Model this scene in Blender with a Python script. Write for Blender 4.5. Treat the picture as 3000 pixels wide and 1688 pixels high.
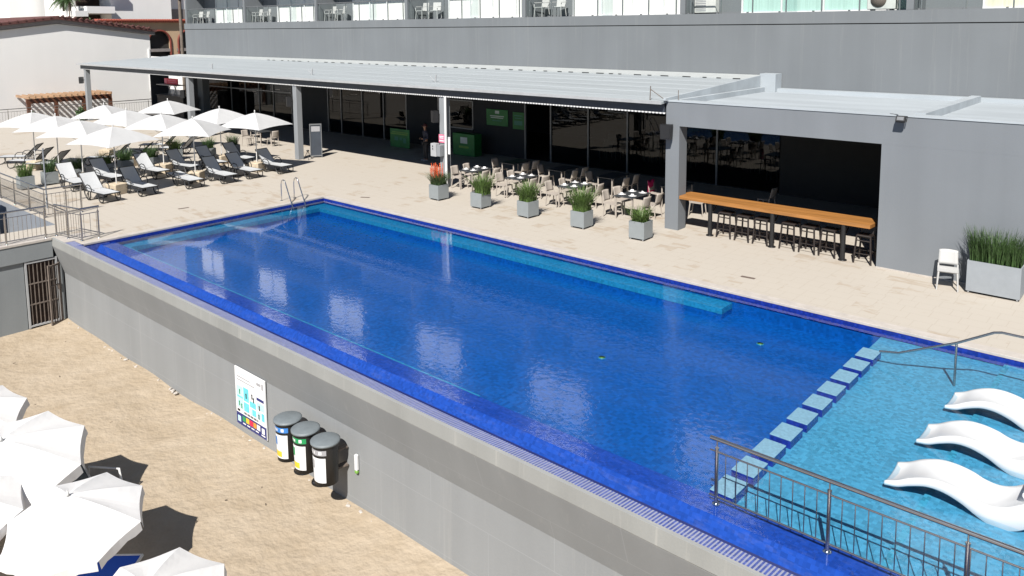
import bpy, bmesh, math, random
from mathutils import Vector, Matrix
R = math.radians
random.seed(7)
for o in list(bpy.data.objects): bpy.data.objects.remove(o)
scene = bpy.context.scene
col = scene.collection

# ------------------------------------------------------------------ materials
def newmat(name):
    m = bpy.data.materials.new(name); m.use_nodes = True
    nt = m.node_tree
    for n in list(nt.nodes): nt.nodes.remove(n)
    out = nt.nodes.new('ShaderNodeOutputMaterial')
    return m, nt, out
def N(nt, t, **kw):
    n = nt.nodes.new(t)
    for k, v in kw.items():
        if k.startswith('i_'): n.inputs[k[2:].replace('_', ' ')].default_value = v
        else: setattr(n, k, v)
    return n
def L(nt, a, ao, b, bi): nt.links.new(a.outputs[ao], b.inputs[bi])
def c4(c): return (c[0], c[1], c[2], 1)
AK = .80      # overall scale of the painted base colours, balanced by the exposure below
def coords(nt):
    g = N(nt, 'ShaderNodeNewGeometry'); return g, 'Position'
def mat(name, c, rough=.6, metal=0., var=.12, scale=3., bump=0., bscale=40., spec=.5, streak=False, stretch=None):
    """principled surface with soft procedural colour variation in world space"""
    m, nt, out = newmat(name)
    p = N(nt, 'ShaderNodeBsdfPrincipled'); p.inputs['Roughness'].default_value = rough
    p.inputs['Metallic'].default_value = metal; p.inputs['Specular IOR Level'].default_value = spec
    g, gs = coords(nt)
    src, so = g, gs
    if stretch or streak:
        mp = N(nt, 'ShaderNodeMapping'); mp.inputs['Scale'].default_value = stretch or (1, 1, .12)
        L(nt, g, gs, mp, 'Vector'); src, so = mp, 'Vector'
    n1 = N(nt, 'ShaderNodeTexNoise'); n1.inputs['Scale'].default_value = scale; n1.inputs['Detail'].default_value = 6
    n1.inputs['Roughness'].default_value = .65
    L(nt, src, so, n1, 'Vector')
    mr = N(nt, 'ShaderNodeMapRange'); mr.inputs['From Min'].default_value = .3; mr.inputs['From Max'].default_value = .7
    mr.inputs['To Min'].default_value = 1 - var; mr.inputs['To Max'].default_value = 1 + var
    L(nt, n1, 'Fac', mr, 'Value')
    mx = N(nt, 'ShaderNodeVectorMath', operation='SCALE'); mx.inputs[0].default_value = [v*AK for v in c[:3]]
    L(nt, mr, 'Result', mx, 'Scale'); L(nt, mx, 'Vector', p, 'Base Color')
    if bump:
        n2 = N(nt, 'ShaderNodeTexNoise'); n2.inputs['Scale'].default_value = bscale; n2.inputs['Detail'].default_value = 4
        L(nt, g, gs, n2, 'Vector')
        b = N(nt, 'ShaderNodeBump'); b.inputs['Strength'].default_value = bump; b.inputs['Distance'].default_value = .02
        L(nt, n2, 'Fac', b, 'Height'); L(nt, b, 'Normal', p, 'Normal')
    L(nt, p, 'BSDF', out, 'Surface')
    return m
def mat_render(name, c, joints=False, stain=.1, drips=0.):
    """painted render: blotches, vertical rain streaks, optional faint block joints"""
    m, nt, out = newmat(name)
    p = N(nt, 'ShaderNodeBsdfPrincipled'); p.inputs['Roughness'].default_value = .75; p.inputs['Specular IOR Level'].default_value = .25
    g, gs = coords(nt)
    mp = N(nt, 'ShaderNodeMapping'); mp.inputs['Scale'].default_value = (1.3, 1.3, .06); L(nt, g, gs, mp, 'Vector')
    n1 = N(nt, 'ShaderNodeTexNoise'); n1.inputs['Scale'].default_value = 1.1; n1.inputs['Detail'].default_value = 7; L(nt, mp, 'Vector', n1, 'Vector')
    n2 = N(nt, 'ShaderNodeTexNoise'); n2.inputs['Scale'].default_value = .5; n2.inputs['Detail'].default_value = 5; L(nt, g, gs, n2, 'Vector')
    n3 = N(nt, 'ShaderNodeTexNoise'); n3.inputs['Scale'].default_value = 30; n3.inputs['Detail'].default_value = 3; L(nt, g, gs, n3, 'Vector')
    s = N(nt, 'ShaderNodeMath', operation='ADD'); L(nt, n1, 'Fac', s, 0); L(nt, n2, 'Fac', s, 1)
    s2 = N(nt, 'ShaderNodeMath', operation='MULTIPLY_ADD'); L(nt, n3, 'Fac', s2, 0); s2.inputs[1].default_value = .25; L(nt, s, 'Value', s2, 2)
    mr = N(nt, 'ShaderNodeMapRange'); mr.inputs['From Min'].default_value = .7; mr.inputs['From Max'].default_value = 1.55
    mr.inputs['To Min'].default_value = 1 - stain; mr.inputs['To Max'].default_value = 1 + stain; L(nt, s2, 'Value', mr, 'Value')
    mx = N(nt, 'ShaderNodeVectorMath', operation='SCALE'); mx.inputs[0].default_value = [v*AK for v in c[:3]]; L(nt, mr, 'Result', mx, 'Scale')
    last, lo = mx, 'Vector'
    if joints:
        sep = N(nt, 'ShaderNodeSeparateXYZ'); L(nt, g, gs, sep, 'Vector')
        cb = N(nt, 'ShaderNodeCombineXYZ'); L(nt, sep, 'X', cb, 'X'); L(nt, sep, 'Z', cb, 'Y')
        br = N(nt, 'ShaderNodeTexBrick'); br.inputs['Scale'].default_value = 1; br.inputs['Brick Width'].default_value = 2.6
        br.inputs['Row Height'].default_value = .82; br.inputs['Mortar Size'].default_value = .008; br.inputs['Mortar Smooth'].default_value = .3
        L(nt, cb, 'Vector', br, 'Vector')
        mj = N(nt, 'ShaderNodeMix', data_type='RGBA'); L(nt, br, 'Fac', mj, 'Factor'); L(nt, mx, 'Vector', mj, 6)
        mj.inputs[7].default_value = c4([v*1.12*AK for v in c]); last, lo = mj, 2
    if drips:
        md = N(nt, 'ShaderNodeMapping'); md.inputs['Scale'].default_value = (5, 5, .16); L(nt, g, gs, md, 'Vector')
        nd = N(nt, 'ShaderNodeTexNoise'); nd.inputs['Scale'].default_value = 1.3; nd.inputs['Detail'].default_value = 8; nd.inputs['Roughness'].default_value = .7; L(nt, md, 'Vector', nd, 'Vector')
        rd = N(nt, 'ShaderNodeMapRange'); rd.inputs['From Min'].default_value = .56; rd.inputs['From Max'].default_value = .74; rd.inputs['To Max'].default_value = drips; L(nt, nd, 'Fac', rd, 'Value')
        mk = N(nt, 'ShaderNodeMix', data_type='RGBA'); L(nt, rd, 'Result', mk, 'Factor'); L(nt, last, lo, mk, 6); mk.inputs[7].default_value = (.40, .39, .36, 1); last, lo = mk, 2
    L(nt, last, lo, p, 'Base Color')
    b = N(nt, 'ShaderNodeBump'); b.inputs['Strength'].default_value = .15; b.inputs['Distance'].default_value = .01
    L(nt, n3, 'Fac', b, 'Height'); L(nt, b, 'Normal', p, 'Normal')
    L(nt, p, 'BSDF', out, 'Surface'); return m
def mat_tiles(name):
    """travertine paving: irregular courses, every stone its own tone, veins and a few brown stones"""
    m, nt, out = newmat(name)
    p = N(nt, 'ShaderNodeBsdfPrincipled'); p.inputs['Roughness'].default_value = .7; p.inputs['Specular IOR Level'].default_value = .3
    g, gs = coords(nt)
    def brick(w, h, off, mort, rot=0):
        mp = N(nt, 'ShaderNodeMapping'); mp.inputs['Location'].default_value = off; mp.inputs['Rotation'].default_value = (0, 0, rot)
        L(nt, g, gs, mp, 'Vector')
        b = N(nt, 'ShaderNodeTexBrick'); b.inputs['Scale'].default_value = 1; b.inputs['Brick Width'].default_value = w
        b.inputs['Row Height'].default_value = h; b.inputs['Mortar Size'].default_value = mort; b.offset = .37; b.squash = .62; b.squash_frequency = 3; b.inputs['Bias'].default_value = 0
        b.inputs['Color1'].default_value = (0, 0, 0, 1); b.inputs['Color2'].default_value = (1, 1, 1, 1); b.inputs['Mortar'].default_value = (.5, .5, .5, 1)
        L(nt, mp, 'Vector', b, 'Vector'); return b
    b1 = brick(.55, .40, (0, 0, 0), .0025); b2 = brick(1.22, .82, (.3, .2, 0), .0)
    n1 = N(nt, 'ShaderNodeTexNoise'); n1.inputs['Scale'].default_value = 2.2; n1.inputs['Detail'].default_value = 8; n1.inputs['Roughness'].default_value = .7
    mpn = N(nt, 'ShaderNodeMapping'); mpn.inputs['Scale'].default_value = (.7, 2.2, 1); L(nt, g, gs, mpn, 'Vector'); L(nt, mpn, 'Vector', n1, 'Vector')
    n0 = N(nt, 'ShaderNodeTexNoise'); n0.inputs['Scale'].default_value = .22; n0.inputs['Detail'].default_value = 4; L(nt, g, gs, n0, 'Vector')
    a = N(nt, 'ShaderNodeMath', operation='MULTIPLY_ADD'); L(nt, b1, 'Color', a, 0); a.inputs[1].default_value = .36; L(nt, n1, 'Fac', a, 2)
    a2 = N(nt, 'ShaderNodeMath', operation='MULTIPLY_ADD'); L(nt, b2, 'Color', a2, 0); a2.inputs[1].default_value = .18; L(nt, a, 'Value', a2, 2)
    a3 = N(nt, 'ShaderNodeMath', operation='MULTIPLY_ADD'); L(nt, n0, 'Fac', a3, 0); a3.inputs[1].default_value = .8; L(nt, a2, 'Value', a3, 2)
    cr = N(nt, 'ShaderNodeValToRGB'); e = cr.color_ramp.elements
    e[0].position = .60; e[0].color = (0.247, 0.186, 0.132, 1); e[1].position = 1.14; e[1].color = (0.396, 0.361, 0.313, 1)
    x = e.new(.74); x.color = (0.316, 0.261, 0.205, 1); x = e.new(.94); x.color = (0.358, 0.312, 0.256, 1)
    L(nt, a3, 'Value', cr, 'Fac')
    mj = N(nt, 'ShaderNodeMix', data_type='RGBA'); L(nt, b1, 'Fac', mj, 'Factor'); L(nt, cr, 'Color', mj, 6); mj.inputs[7].default_value = (.285, .245, .19, 1)
    L(nt, mj, 2, p, 'Base Color')
    bp = N(nt, 'ShaderNodeBump'); bp.inputs['Strength'].default_value = .12; bp.inputs['Distance'].default_value = .01; L(nt, n1, 'Fac', bp, 'Height'); L(nt, bp, 'Normal', p, 'Normal')
    L(nt, p, 'BSDF', out, 'Surface'); return m
def mat_mosaic(name, c, size=.05, var=.35, grout=.0, gcol=(.5, .55, .7), rough=.25, stain=.0, slats=False):
    """glass mosaic: each little tile has its own tone"""
    m, nt, out = newmat(name)
    p = N(nt, 'ShaderNodeBsdfPrincipled'); p.inputs['Roughness'].default_value = rough
    g, gs = coords(nt)
    sc = N(nt, 'ShaderNodeVectorMath', operation='SCALE'); sc.inputs['Scale'].default_value = 1/size; L(nt, g, gs, sc, 0)
    of = N(nt, 'ShaderNodeVectorMath', operation='ADD'); of.inputs[1].default_value = (.31, .37, .41); L(nt, sc, 'Vector', of, 0)
    fl = N(nt, 'ShaderNodeVectorMath', operation='FLOOR'); L(nt, of, 'Vector', fl, 0)
    wn = N(nt, 'ShaderNodeTexWhiteNoise', noise_dimensions='3D'); L(nt, fl, 'Vector', wn, 'Vector')
    n0 = N(nt, 'ShaderNodeTexNoise'); n0.inputs['Scale'].default_value = 1.4; n0.inputs['Detail'].default_value = 5; L(nt, g, gs, n0, 'Vector')
    ad = N(nt, 'ShaderNodeMath', operation='MULTIPLY_ADD'); L(nt, n0, 'Fac', ad, 0); ad.inputs[1].default_value = .3; L(nt, wn, 'Value', ad, 2)
    mr = N(nt, 'ShaderNodeMapRange'); mr.inputs['From Max'].default_value = 1.3; mr.inputs['To Min'].default_value = 1-var; mr.inputs['To Max'].default_value = 1+var; L(nt, ad, 'Value', mr, 'Value')
    mx = N(nt, 'ShaderNodeVectorMath', operation='SCALE'); mx.inputs[0].default_value = [v*AK for v in c[:3]]; L(nt, mr, 'Result', mx, 'Scale')
    last, lo = mx, 'Vector'
    if grout:
        fr = N(nt, 'ShaderNodeVectorMath', operation='FRACTION'); L(nt, of, 'Vector', fr, 0)
        sp = N(nt, 'ShaderNodeSeparateXYZ'); L(nt, fr, 'Vector', sp, 'Vector')
        mn = N(nt, 'ShaderNodeMath', operation='MINIMUM'); L(nt, sp, 'X', mn, 0); L(nt, sp, 'X' if slats else 'Y', mn, 1)
        lt = N(nt, 'ShaderNodeMath', operation='LESS_THAN'); L(nt, mn, 'Value', lt, 0); lt.inputs[1].default_value = grout
        mj = N(nt, 'ShaderNodeMix', data_type='RGBA'); L(nt, lt, 'Value', mj, 'Factor'); L(nt, mx, 'Vector', mj, 6); mj.inputs[7].default_value = c4(gcol)
        last, lo = mj, 2
    if stain:
        n4 = N(nt, 'ShaderNodeTexNoise'); n4.inputs['Scale'].default_value = 5; n4.inputs['Detail'].default_value = 9; n4.inputs['Roughness'].default_value = .75
        mp = N(nt, 'ShaderNodeMapping'); mp.inputs['Scale'].default_value = (.5, 2.5, 1); L(nt, g, gs, mp, 'Vector'); L(nt, mp, 'Vector', n4, 'Vector')
        r4 = N(nt, 'ShaderNodeMapRange'); r4.inputs['From Min'].default_value = .52; r4.inputs['From Max'].default_value = .78; r4.inputs['To Max'].default_value = stain; L(nt, n4, 'Fac', r4, 'Value')
        m5 = N(nt, 'ShaderNodeMix', data_type='RGBA'); L(nt, r4, 'Result', m5, 'Factor'); L(nt, last, lo, m5, 6); m5.inputs[7].default_value = (.34, .36, .44, 1)
        last, lo = m5, 2
    L(nt, last, lo, p, 'Base Color')
    L(nt, p, 'BSDF', out, 'Surface'); return m
def schlick(nt, b, f0):
    lw = N(nt, 'ShaderNodeLayerWeight'); lw.inputs['Blend'].default_value = .5; L(nt, b, 'Normal', lw, 'Normal')
    pw_ = N(nt, 'ShaderNodeMath', operation='POWER'); L(nt, lw, 'Facing', pw_, 0); pw_.inputs[1].default_value = 5
    ma = N(nt, 'ShaderNodeMath', operation='MULTIPLY_ADD'); L(nt, pw_, 'Value', ma, 0); ma.inputs[1].default_value = 1-f0; ma.inputs[2].default_value = f0
    return ma
def mat_water(name):
    m, nt, out = newmat(name)
    g, gs = coords(nt)
    sp = N(nt, 'ShaderNodeSeparateXYZ'); L(nt, g, gs, sp, 'Vector')
    n1 = N(nt, 'ShaderNodeTexNoise'); n1.inputs['Scale'].default_value = 7.; n1.inputs['Detail'].default_value = 3; n1.inputs['Distortion'].default_value = .6; L(nt, g, gs, n1, 'Vector')
    n2 = N(nt, 'ShaderNodeTexNoise'); n2.inputs['Scale'].default_value = 1.4; n2.inputs['Detail'].default_value = 2; L(nt, g, gs, n2, 'Vector')
    s = N(nt, 'ShaderNodeMath', operation='MULTIPLY_ADD'); L(nt, n2, 'Fac', s, 0); s.inputs[1].default_value = .9; L(nt, n1, 'Fac', s, 2)
    # the pump side (right) is livelier than the far calm corner
    mr = N(nt, 'ShaderNodeMapRange'); mr.inputs['From Min'].default_value = -22; mr.inputs['From Max'].default_value = -4
    mr.inputs['To Min'].default_value = .008; mr.inputs['To Max'].default_value = .085; L(nt, sp, 'X', mr, 'Value')
    b = N(nt, 'ShaderNodeBump'); b.inputs['Distance'].default_value = .04; L(nt, mr, 'Result', b, 'Strength'); L(nt, s, 'Value', b, 'Height')
    fr = schlick(nt, b, .02)
    tr = N(nt, 'ShaderNodeBsdfTransparent'); tr.inputs['Color'].default_value = (.86, .95, 1, 1)
    gl = N(nt, 'ShaderNodeBsdfGlossy'); gl.inputs['Roughness'].default_value = .03; L(nt, b, 'Normal', gl, 'Normal')
    mx = N(nt, 'ShaderNodeMixShader'); L(nt, fr, 'Value', mx, 0); L(nt, tr, 'BSDF', mx, 1); L(nt, gl, 'BSDF', mx, 2)
    L(nt, mx, 'Shader', out, 'Surface'); return m
def mat_glass(name, tint=(.25, .3, .3), ior=1.5, rough=.01):
    m, nt, out = newmat(name)
    g, gs = coords(nt)
    n1 = N(nt, 'ShaderNodeTexNoise'); n1.inputs['Scale'].default_value = .8; L(nt, g, gs, n1, 'Vector')
    b = N(nt, 'ShaderNodeBump'); b.inputs['Strength'].default_value = .02; b.inputs['Distance'].default_value = .03; L(nt, n1, 'Fac', b, 'Height')
    fr = schlick(nt, b, .038)
    tr = N(nt, 'ShaderNodeBsdfTransparent'); tr.inputs['Color'].default_value = c4(tint)
    gl = N(nt, 'ShaderNodeBsdfGlossy'); gl.inputs['Roughness'].default_value = rough; L(nt, b, 'Normal', gl, 'Normal')
    mx = N(nt, 'ShaderNodeMixShader'); L(nt, fr, 'Value', mx, 0); L(nt, tr, 'BSDF', mx, 1); L(nt, gl, 'BSDF', mx, 2)
    L(nt, mx, 'Shader', out, 'Surface'); return m
def mat_sand(name):
    m, nt, out = newmat(name)
    p = N(nt, 'ShaderNodeBsdfPrincipled'); p.inputs['Roughness'].default_value = .95; p.inputs['Specular IOR Level'].default_value = .1
    g, gs = coords(nt)
    n1 = N(nt, 'ShaderNodeTexNoise'); n1.inputs['Scale'].default_value = 1.2; n1.inputs['Detail'].default_value = 9; n1.inputs['Roughness'].default_value = .7; L(nt, g, gs, n1, 'Vector')
    n2 = N(nt, 'ShaderNodeTexNoise'); n2.inputs['Scale'].default_value = 9; n2.inputs['Detail'].default_value = 6; L(nt, g, gs, n2, 'Vector')
    vo = N(nt, 'ShaderNodeTexVoronoi', feature='SMOOTH_F1'); vo.inputs['Scale'].default_value = 3.4; L(nt, g, gs, vo, 'Vector')
    cr = N(nt, 'ShaderNodeValToRGB'); e = cr.color_ramp.elements
    e[0].position = .28; e[0].color = (.300, .240, .170, 1); e[1].position = .66; e[1].color = (.368, .306, .232, 1)
    L(nt, n1, 'Fac', cr, 'Fac')
    L(nt, cr, 'Color', p, 'Base Color')
    ad = N(nt, 'ShaderNodeMath', operation='MULTIPLY_ADD'); L(nt, vo, 'Distance', ad, 0); ad.inputs[1].default_value = .9; L(nt, n2, 'Fac', ad, 2)
    b = N(nt, 'ShaderNodeBump'); b.inputs['Strength'].default_value = .5; b.inputs['Distance'].default_value = .07; L(nt, ad, 'Value', b, 'Height'); L(nt, b, 'Normal', p, 'Normal')
    L(nt, p, 'BSDF', out, 'Surface'); return m
def mat_wood(name, c, axis=(.3, 6, 6)):
    m = mat(name, c, rough=.45, var=.35, scale=2.5, stretch=axis); return m
def mat_leaf(name, c, var=.45):
    m, nt, out = newmat(name)
    p = N(nt, 'ShaderNodeBsdfPrincipled'); p.inputs['Roughness'].default_value = .55
    g, gs = coords(nt)
    n1 = N(nt, 'ShaderNodeTexNoise'); n1.inputs['Scale'].default_value = 22; n1.inputs['Detail'].default_value = 2; L(nt, g, gs, n1, 'Vector')
    mr = N(nt, 'ShaderNodeMapRange'); mr.inputs['From Min'].default_value = .3; mr.inputs['From Max'].default_value = .7; mr.inputs['To Min'].default_value = 1-var; mr.inputs['To Max'].default_value = 1+var; L(nt, n1, 'Fac', mr, 'Value')
    mx = N(nt, 'ShaderNodeVectorMath', operation='SCALE'); mx.inputs[0].default_value = [v*AK for v in c]; L(nt, mr, 'Result', mx, 'Scale'); L(nt, mx, 'Vector', p, 'Base Color')
    tl = N(nt, 'ShaderNodeBsdfTranslucent'); L(nt, mx, 'Vector', tl, 'Color')
    ms = N(nt, 'ShaderNodeMixShader'); ms.inputs[0].default_value = .25; L(nt, p, 'BSDF', ms, 1); L(nt, tl, 'BSDF', ms, 2); L(nt, ms, 'Shader', out, 'Surface'); return m
def mat_cloth(name, c, trans=.2, var=.04):
    m, nt, out = newmat(name)
    p = N(nt, 'ShaderNodeBsdfPrincipled'); p.inputs['Roughness'].default_value = .85; p.inputs['Specular IOR Level'].default_value = .2
    g, gs = coords(nt)
    n1 = N(nt, 'ShaderNodeTexNoise'); n1.inputs['Scale'].default_value = 3; n1.inputs['Detail'].default_value = 5; L(nt, g, gs, n1, 'Vector')
    mr = N(nt, 'ShaderNodeMapRange'); mr.inputs['To Min'].default_value = 1-var*2; mr.inputs['To Max'].default_value = 1+var*2; L(nt, n1, 'Fac', mr, 'Value')
    mx = N(nt, 'ShaderNodeVectorMath', operation='SCALE'); mx.inputs[0].default_value = [v*AK for v in c]; L(nt, mr, 'Result', mx, 'Scale'); L(nt, mx, 'Vector', p, 'Base Color')
    b = N(nt, 'ShaderNodeBump'); b.inputs['Strength'].default_value = .25; b.inputs['Distance'].default_value = .03; L(nt, n1, 'Fac', b, 'Height'); L(nt, b, 'Normal', p, 'Normal')
    tl = N(nt, 'ShaderNodeBsdfTranslucent'); L(nt, mx, 'Vector', tl, 'Color')
    ms = N(nt, 'ShaderNodeMixShader'); ms.inputs[0].default_value = trans; L(nt, p, 'BSDF', ms, 1); L(nt, tl, 'BSDF', ms, 2); L(nt, ms, 'Shader', out, 'Surface'); return m

M = dict(
    wall=mat_render('hotel_grey_render', (.180, .195, .208), stain=.09, drips=.12),
    curtainu=mat('sunlit_curtain', (.97, .97, .95), rough=.9, var=.05),  # whiter copy of the curtain, colour raised to brighten its pool reflection
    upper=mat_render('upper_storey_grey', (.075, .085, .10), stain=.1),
    barwall=mat_render('bar_grey_render', (.196, .213, .232), stain=.10),
    poolwall=mat_render('pool_wall_render', (.262, .272, .278), joints=True, stain=.10, drips=.16),
    fascia=mat_render('pool_fascia_render', (.285, .29, .28), stain=.16, drips=.5),
    gatewall=mat_render('stair_wall_render', (.24, .26, .27), stain=.15),
    white=mat_render('white_render', (.86, .86, .85), stain=.03),
    cream=mat_render('cream_render', (.55, .40, .26), stain=.08),
    tiles=mat_tiles('travertine'),
    coping=mat('coping_stone', (.50, .46, .42), var=.12, scale=4, bump=.1),
    deep=mat_mosaic('deep_blue_mosaic', (.002, .084, .335), size=.06, var=.26),
    edge=mat_mosaic('edge_blue_mosaic', (.012, .030, .25), size=.045, var=.35, rough=.15),
    crest=mat_mosaic('overflow_mosaic', (.013, .060, .34), size=.045, var=.22, rough=.12, stain=.10),
    bench=mat_mosaic('bench_aqua_mosaic', (.016, .22, .40), size=.05, var=.25),
    aqua=mat_mosaic('shallow_aqua_mosaic', (.070, .290, .44), size=.05, var=.26),
    shelf=mat_mosaic('shelf_edge_mosaic', (.055, .29, .42), size=.05, var=.3),
    stone=mat_mosaic('stepping_mosaic', (.175, .335, .45), size=.03, var=.15, rough=.4),
    grille=mat_mosaic('gutter_grille', (.07, .10, .34), size=.05, var=.3, grout=.45, gcol=(.27, .285, .37), rough=.3, stain=.6, slats=True),
    dark=mat('gutter_dark', (.010, .018, .11), rough=.4),
    water=mat_water('pool_water'),
    glass=mat_glass('shopfront_glass', (.22, .25, .25)),
    bglass=mat_glass('balcony_glass', (.93, .97, .97)),
    canopy=mat('canopy_sheet', (.37, .405, .425), rough=.5, var=.10, scale=.9, stretch=(.12, 2.2, 1)),
    flash=mat('flashing_white', (.46, .485, .485), rough=.5, var=.08),
    roofcoat=mat('roof_coating', (.40, .44, .47), rough=.6, var=.14, scale=.8, stretch=(.25, 1.5, 1)),
    beam=mat('beam_slate', (.045, .055, .072), rough=.5, var=.12),
    trim=mat('trim_light', (.40, .41, .42), rough=.5),
    steelpost=mat_render('post_grey_paint', (.27, .285, .30), stain=.08),
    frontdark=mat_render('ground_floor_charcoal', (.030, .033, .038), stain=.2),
    mull=mat('aluminium_frame', (.22, .23, .24), rough=.4, metal=.4),
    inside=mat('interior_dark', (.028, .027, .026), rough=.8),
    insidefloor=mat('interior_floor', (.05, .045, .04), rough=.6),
    steel=mat('stainless_steel', (.52, .50, .48), rough=.25, metal=.95, var=.1),
    chrome=mat('polished_steel', (.72, .72, .72), rough=.1, metal=1., var=.05),
    wood=mat_wood('varnished_timber', (.37, .165, .045)),
    pergwood=mat_wood('pergola_timber', (.14, .055, .03)),
    pergend=mat_wood('pergola_pale_timber', (.42, .26, .15)),
    black=mat('black_steel', (.014, .014, .015), rough=.45),
    brown=mat('dark_brown_resin', (.022, .016, .014), rough=.5),
    sling=mat('lounger_sling', (.50, .515, .53), rough=.8, var=.06, scale=30, bump=.2, bscale=200),
    frame=mat('lounger_frame', (.018, .019, .021), rough=.4),
    umb=mat_cloth('white_canvas', (.60, .605, .61), .15),
    beachumb=mat_cloth('beach_canvas', (.92, .92, .92), .22),
    pole=mat('white_pole', (.68, .68, .67), rough=.4),
    block=mat('stone_block', (.55, .46, .34), rough=.85, var=.22, scale=5, bump=.3),
    planter=mat('planter_grey', (.255, .28, .29), rough=.6, var=.05, scale=6),
    planterb=mat('planter_big_grey', (.30, .325, .35), rough=.6, var=.05, scale=6),
    soil=mat('soil', (.03, .022, .015), rough=1),
    leaf=mat_leaf('grass_green', (.105, .180, .040)),
    leafd=mat_leaf('grass_dark', (.055, .110, .030)),
    leafo=mat_leaf('aloe_green', (.09, .15, .055)),
    flower=mat_leaf('orange_flower', (.72, .13, .04), .25),
    resin=mat('beige_resin', (.42, .375, .33), rough=.55, var=.06),
    resinw=mat('white_resin', (.50, .50, .49), rough=.45, var=.04),
    plate=mat('china', (.78, .78, .78), rough=.3, var=.02),
    tabletop=mat('dark_tabletop', (.05, .055, .06), rough=.35),
    lwhite=mat('gelcoat_white', (.74, .75, .76), rough=.22, var=.02),
    green=mat('green_print', (.02, .20, .045), rough=.5, var=.25, scale=2),
    greenl=mat('lime_print', (.18, .38, .06), rough=.5),
    greent=mat('teal_print', (.05, .24, .17), rough=.5),
    logo=mat('white_print', (.62, .70, .68), rough=.5),
    red=mat('red_print', (.90, .02, .08), rough=.5),
    pink=mat('pink_print', (.95, .22, .34), rough=.5),
    magenta=mat_cloth('pink_cloth', (.70, .03, .16), .1),
    navy=mat('navy_print', (.015, .025, .16), rough=.5),
    cyan=mat('cyan_print', (.14, .60, .68), rough=.5, var=.15, scale=6),
    cyanl=mat('pale_cyan_print', (.50, .74, .78), rough=.5),
    yellow=mat('yellow_print', (.75, .55, .04), rough=.5),
    orange=mat('orange_print', (.70, .30, .04), rough=.5),
    gprint=mat('green_flag_print', (.02, .30, .10), rough=.5),
    bprint=mat('blue_print', (.05, .22, .60), rough=.5),
    wprint=mat('paper_white', (.82, .83, .84), rough=.5, var=.02),
    gray=mat('grey_print', (.38, .38, .40), rough=.5),
    binblack=mat('bin_black', (.014, .014, .015), rough=.5),
    lid=mat('bin_lid_grey', (.165, .19, .205), rough=.55, var=.12, scale=5, bump=.2),
    rust=mat('rusty_bars', (.16, .13, .11), rough=.8, var=.3, scale=8),
    rustpanel=mat('rust_panel', (.035, .02, .014), rough=.9, var=.5, scale=4),
    sand=mat_sand('beach_sand'),
    terrain=mat('dusty_ground', (.42, .36, .29), rough=.95, var=.15, scale=.3),
    roofred=mat('clay_tile', (.115, .045, .040), rough=.85, var=.4, scale=7),
    roofredl=mat('red_tile_edge', (.33, .075, .045), rough=.8, var=.3, scale=6),
    eave=mat('eave_board', (.26, .235, .225), rough=.8),
    redtrim=mat('red_trim', (.20, .04, .025), rough=.7),
    trunk=mat('palm_trunk', (.11, .085, .065), rough=.9, var=.3, scale=8),
    polewood=mat('weathered_pole', (.17, .14, .115), rough=.9, var=.25, scale=5),
    curtain=mat('white_curtain', (.80, .80, .77), rough=.9, var=.10, scale=3, stretch=(3.5, 3.5, .1)),
    curtainc=mat('cream_curtain', (.72, .70, .54), rough=.9, var=.15, scale=3, stretch=(3.5, 3.5, .1)),
    curtaing=mat('pale_green_curtain', (.42, .62, .56), rough=.9, var=.15, scale=3, stretch=(3.5, 3.5, .1)),
    balwhite=mat('balcony_white_paint', (.75, .76, .77), rough=.6),
    acwhite=mat('ac_casing', (.66, .65, .62), rough=.5),
    skin=mat('skin', (.38, .20, .13), rough=.6, var=.05),
    skind=mat('tanned_skin', (.26, .12, .07), rough=.6, var=.05),
    hair=mat('dark_hair', (.012, .010, .010), rough=.6),
    cap=mat('maroon_cap', (.06, .008, .012), rough=.7),
    jacket=mat('navy_jacket', (.022, .024, .045), rough=.8),
    trousers=mat('dark_trousers', (.018, .018, .022), rough=.8),
    shorts=mat('blue_shorts', (.03, .06, .22), rough=.8),
    bluecloth=mat_cloth('blue_canvas', (.025, .10, .55), .1),
    bluedark=mat_cloth('navy_canvas', (.012, .03, .30), .05),
    stair=mat('stair_grey', (.23, .25, .28), rough=.8, var=.1),
    drain=mat('drain_metal', (.16, .12, .10), rough=.6),
)

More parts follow.
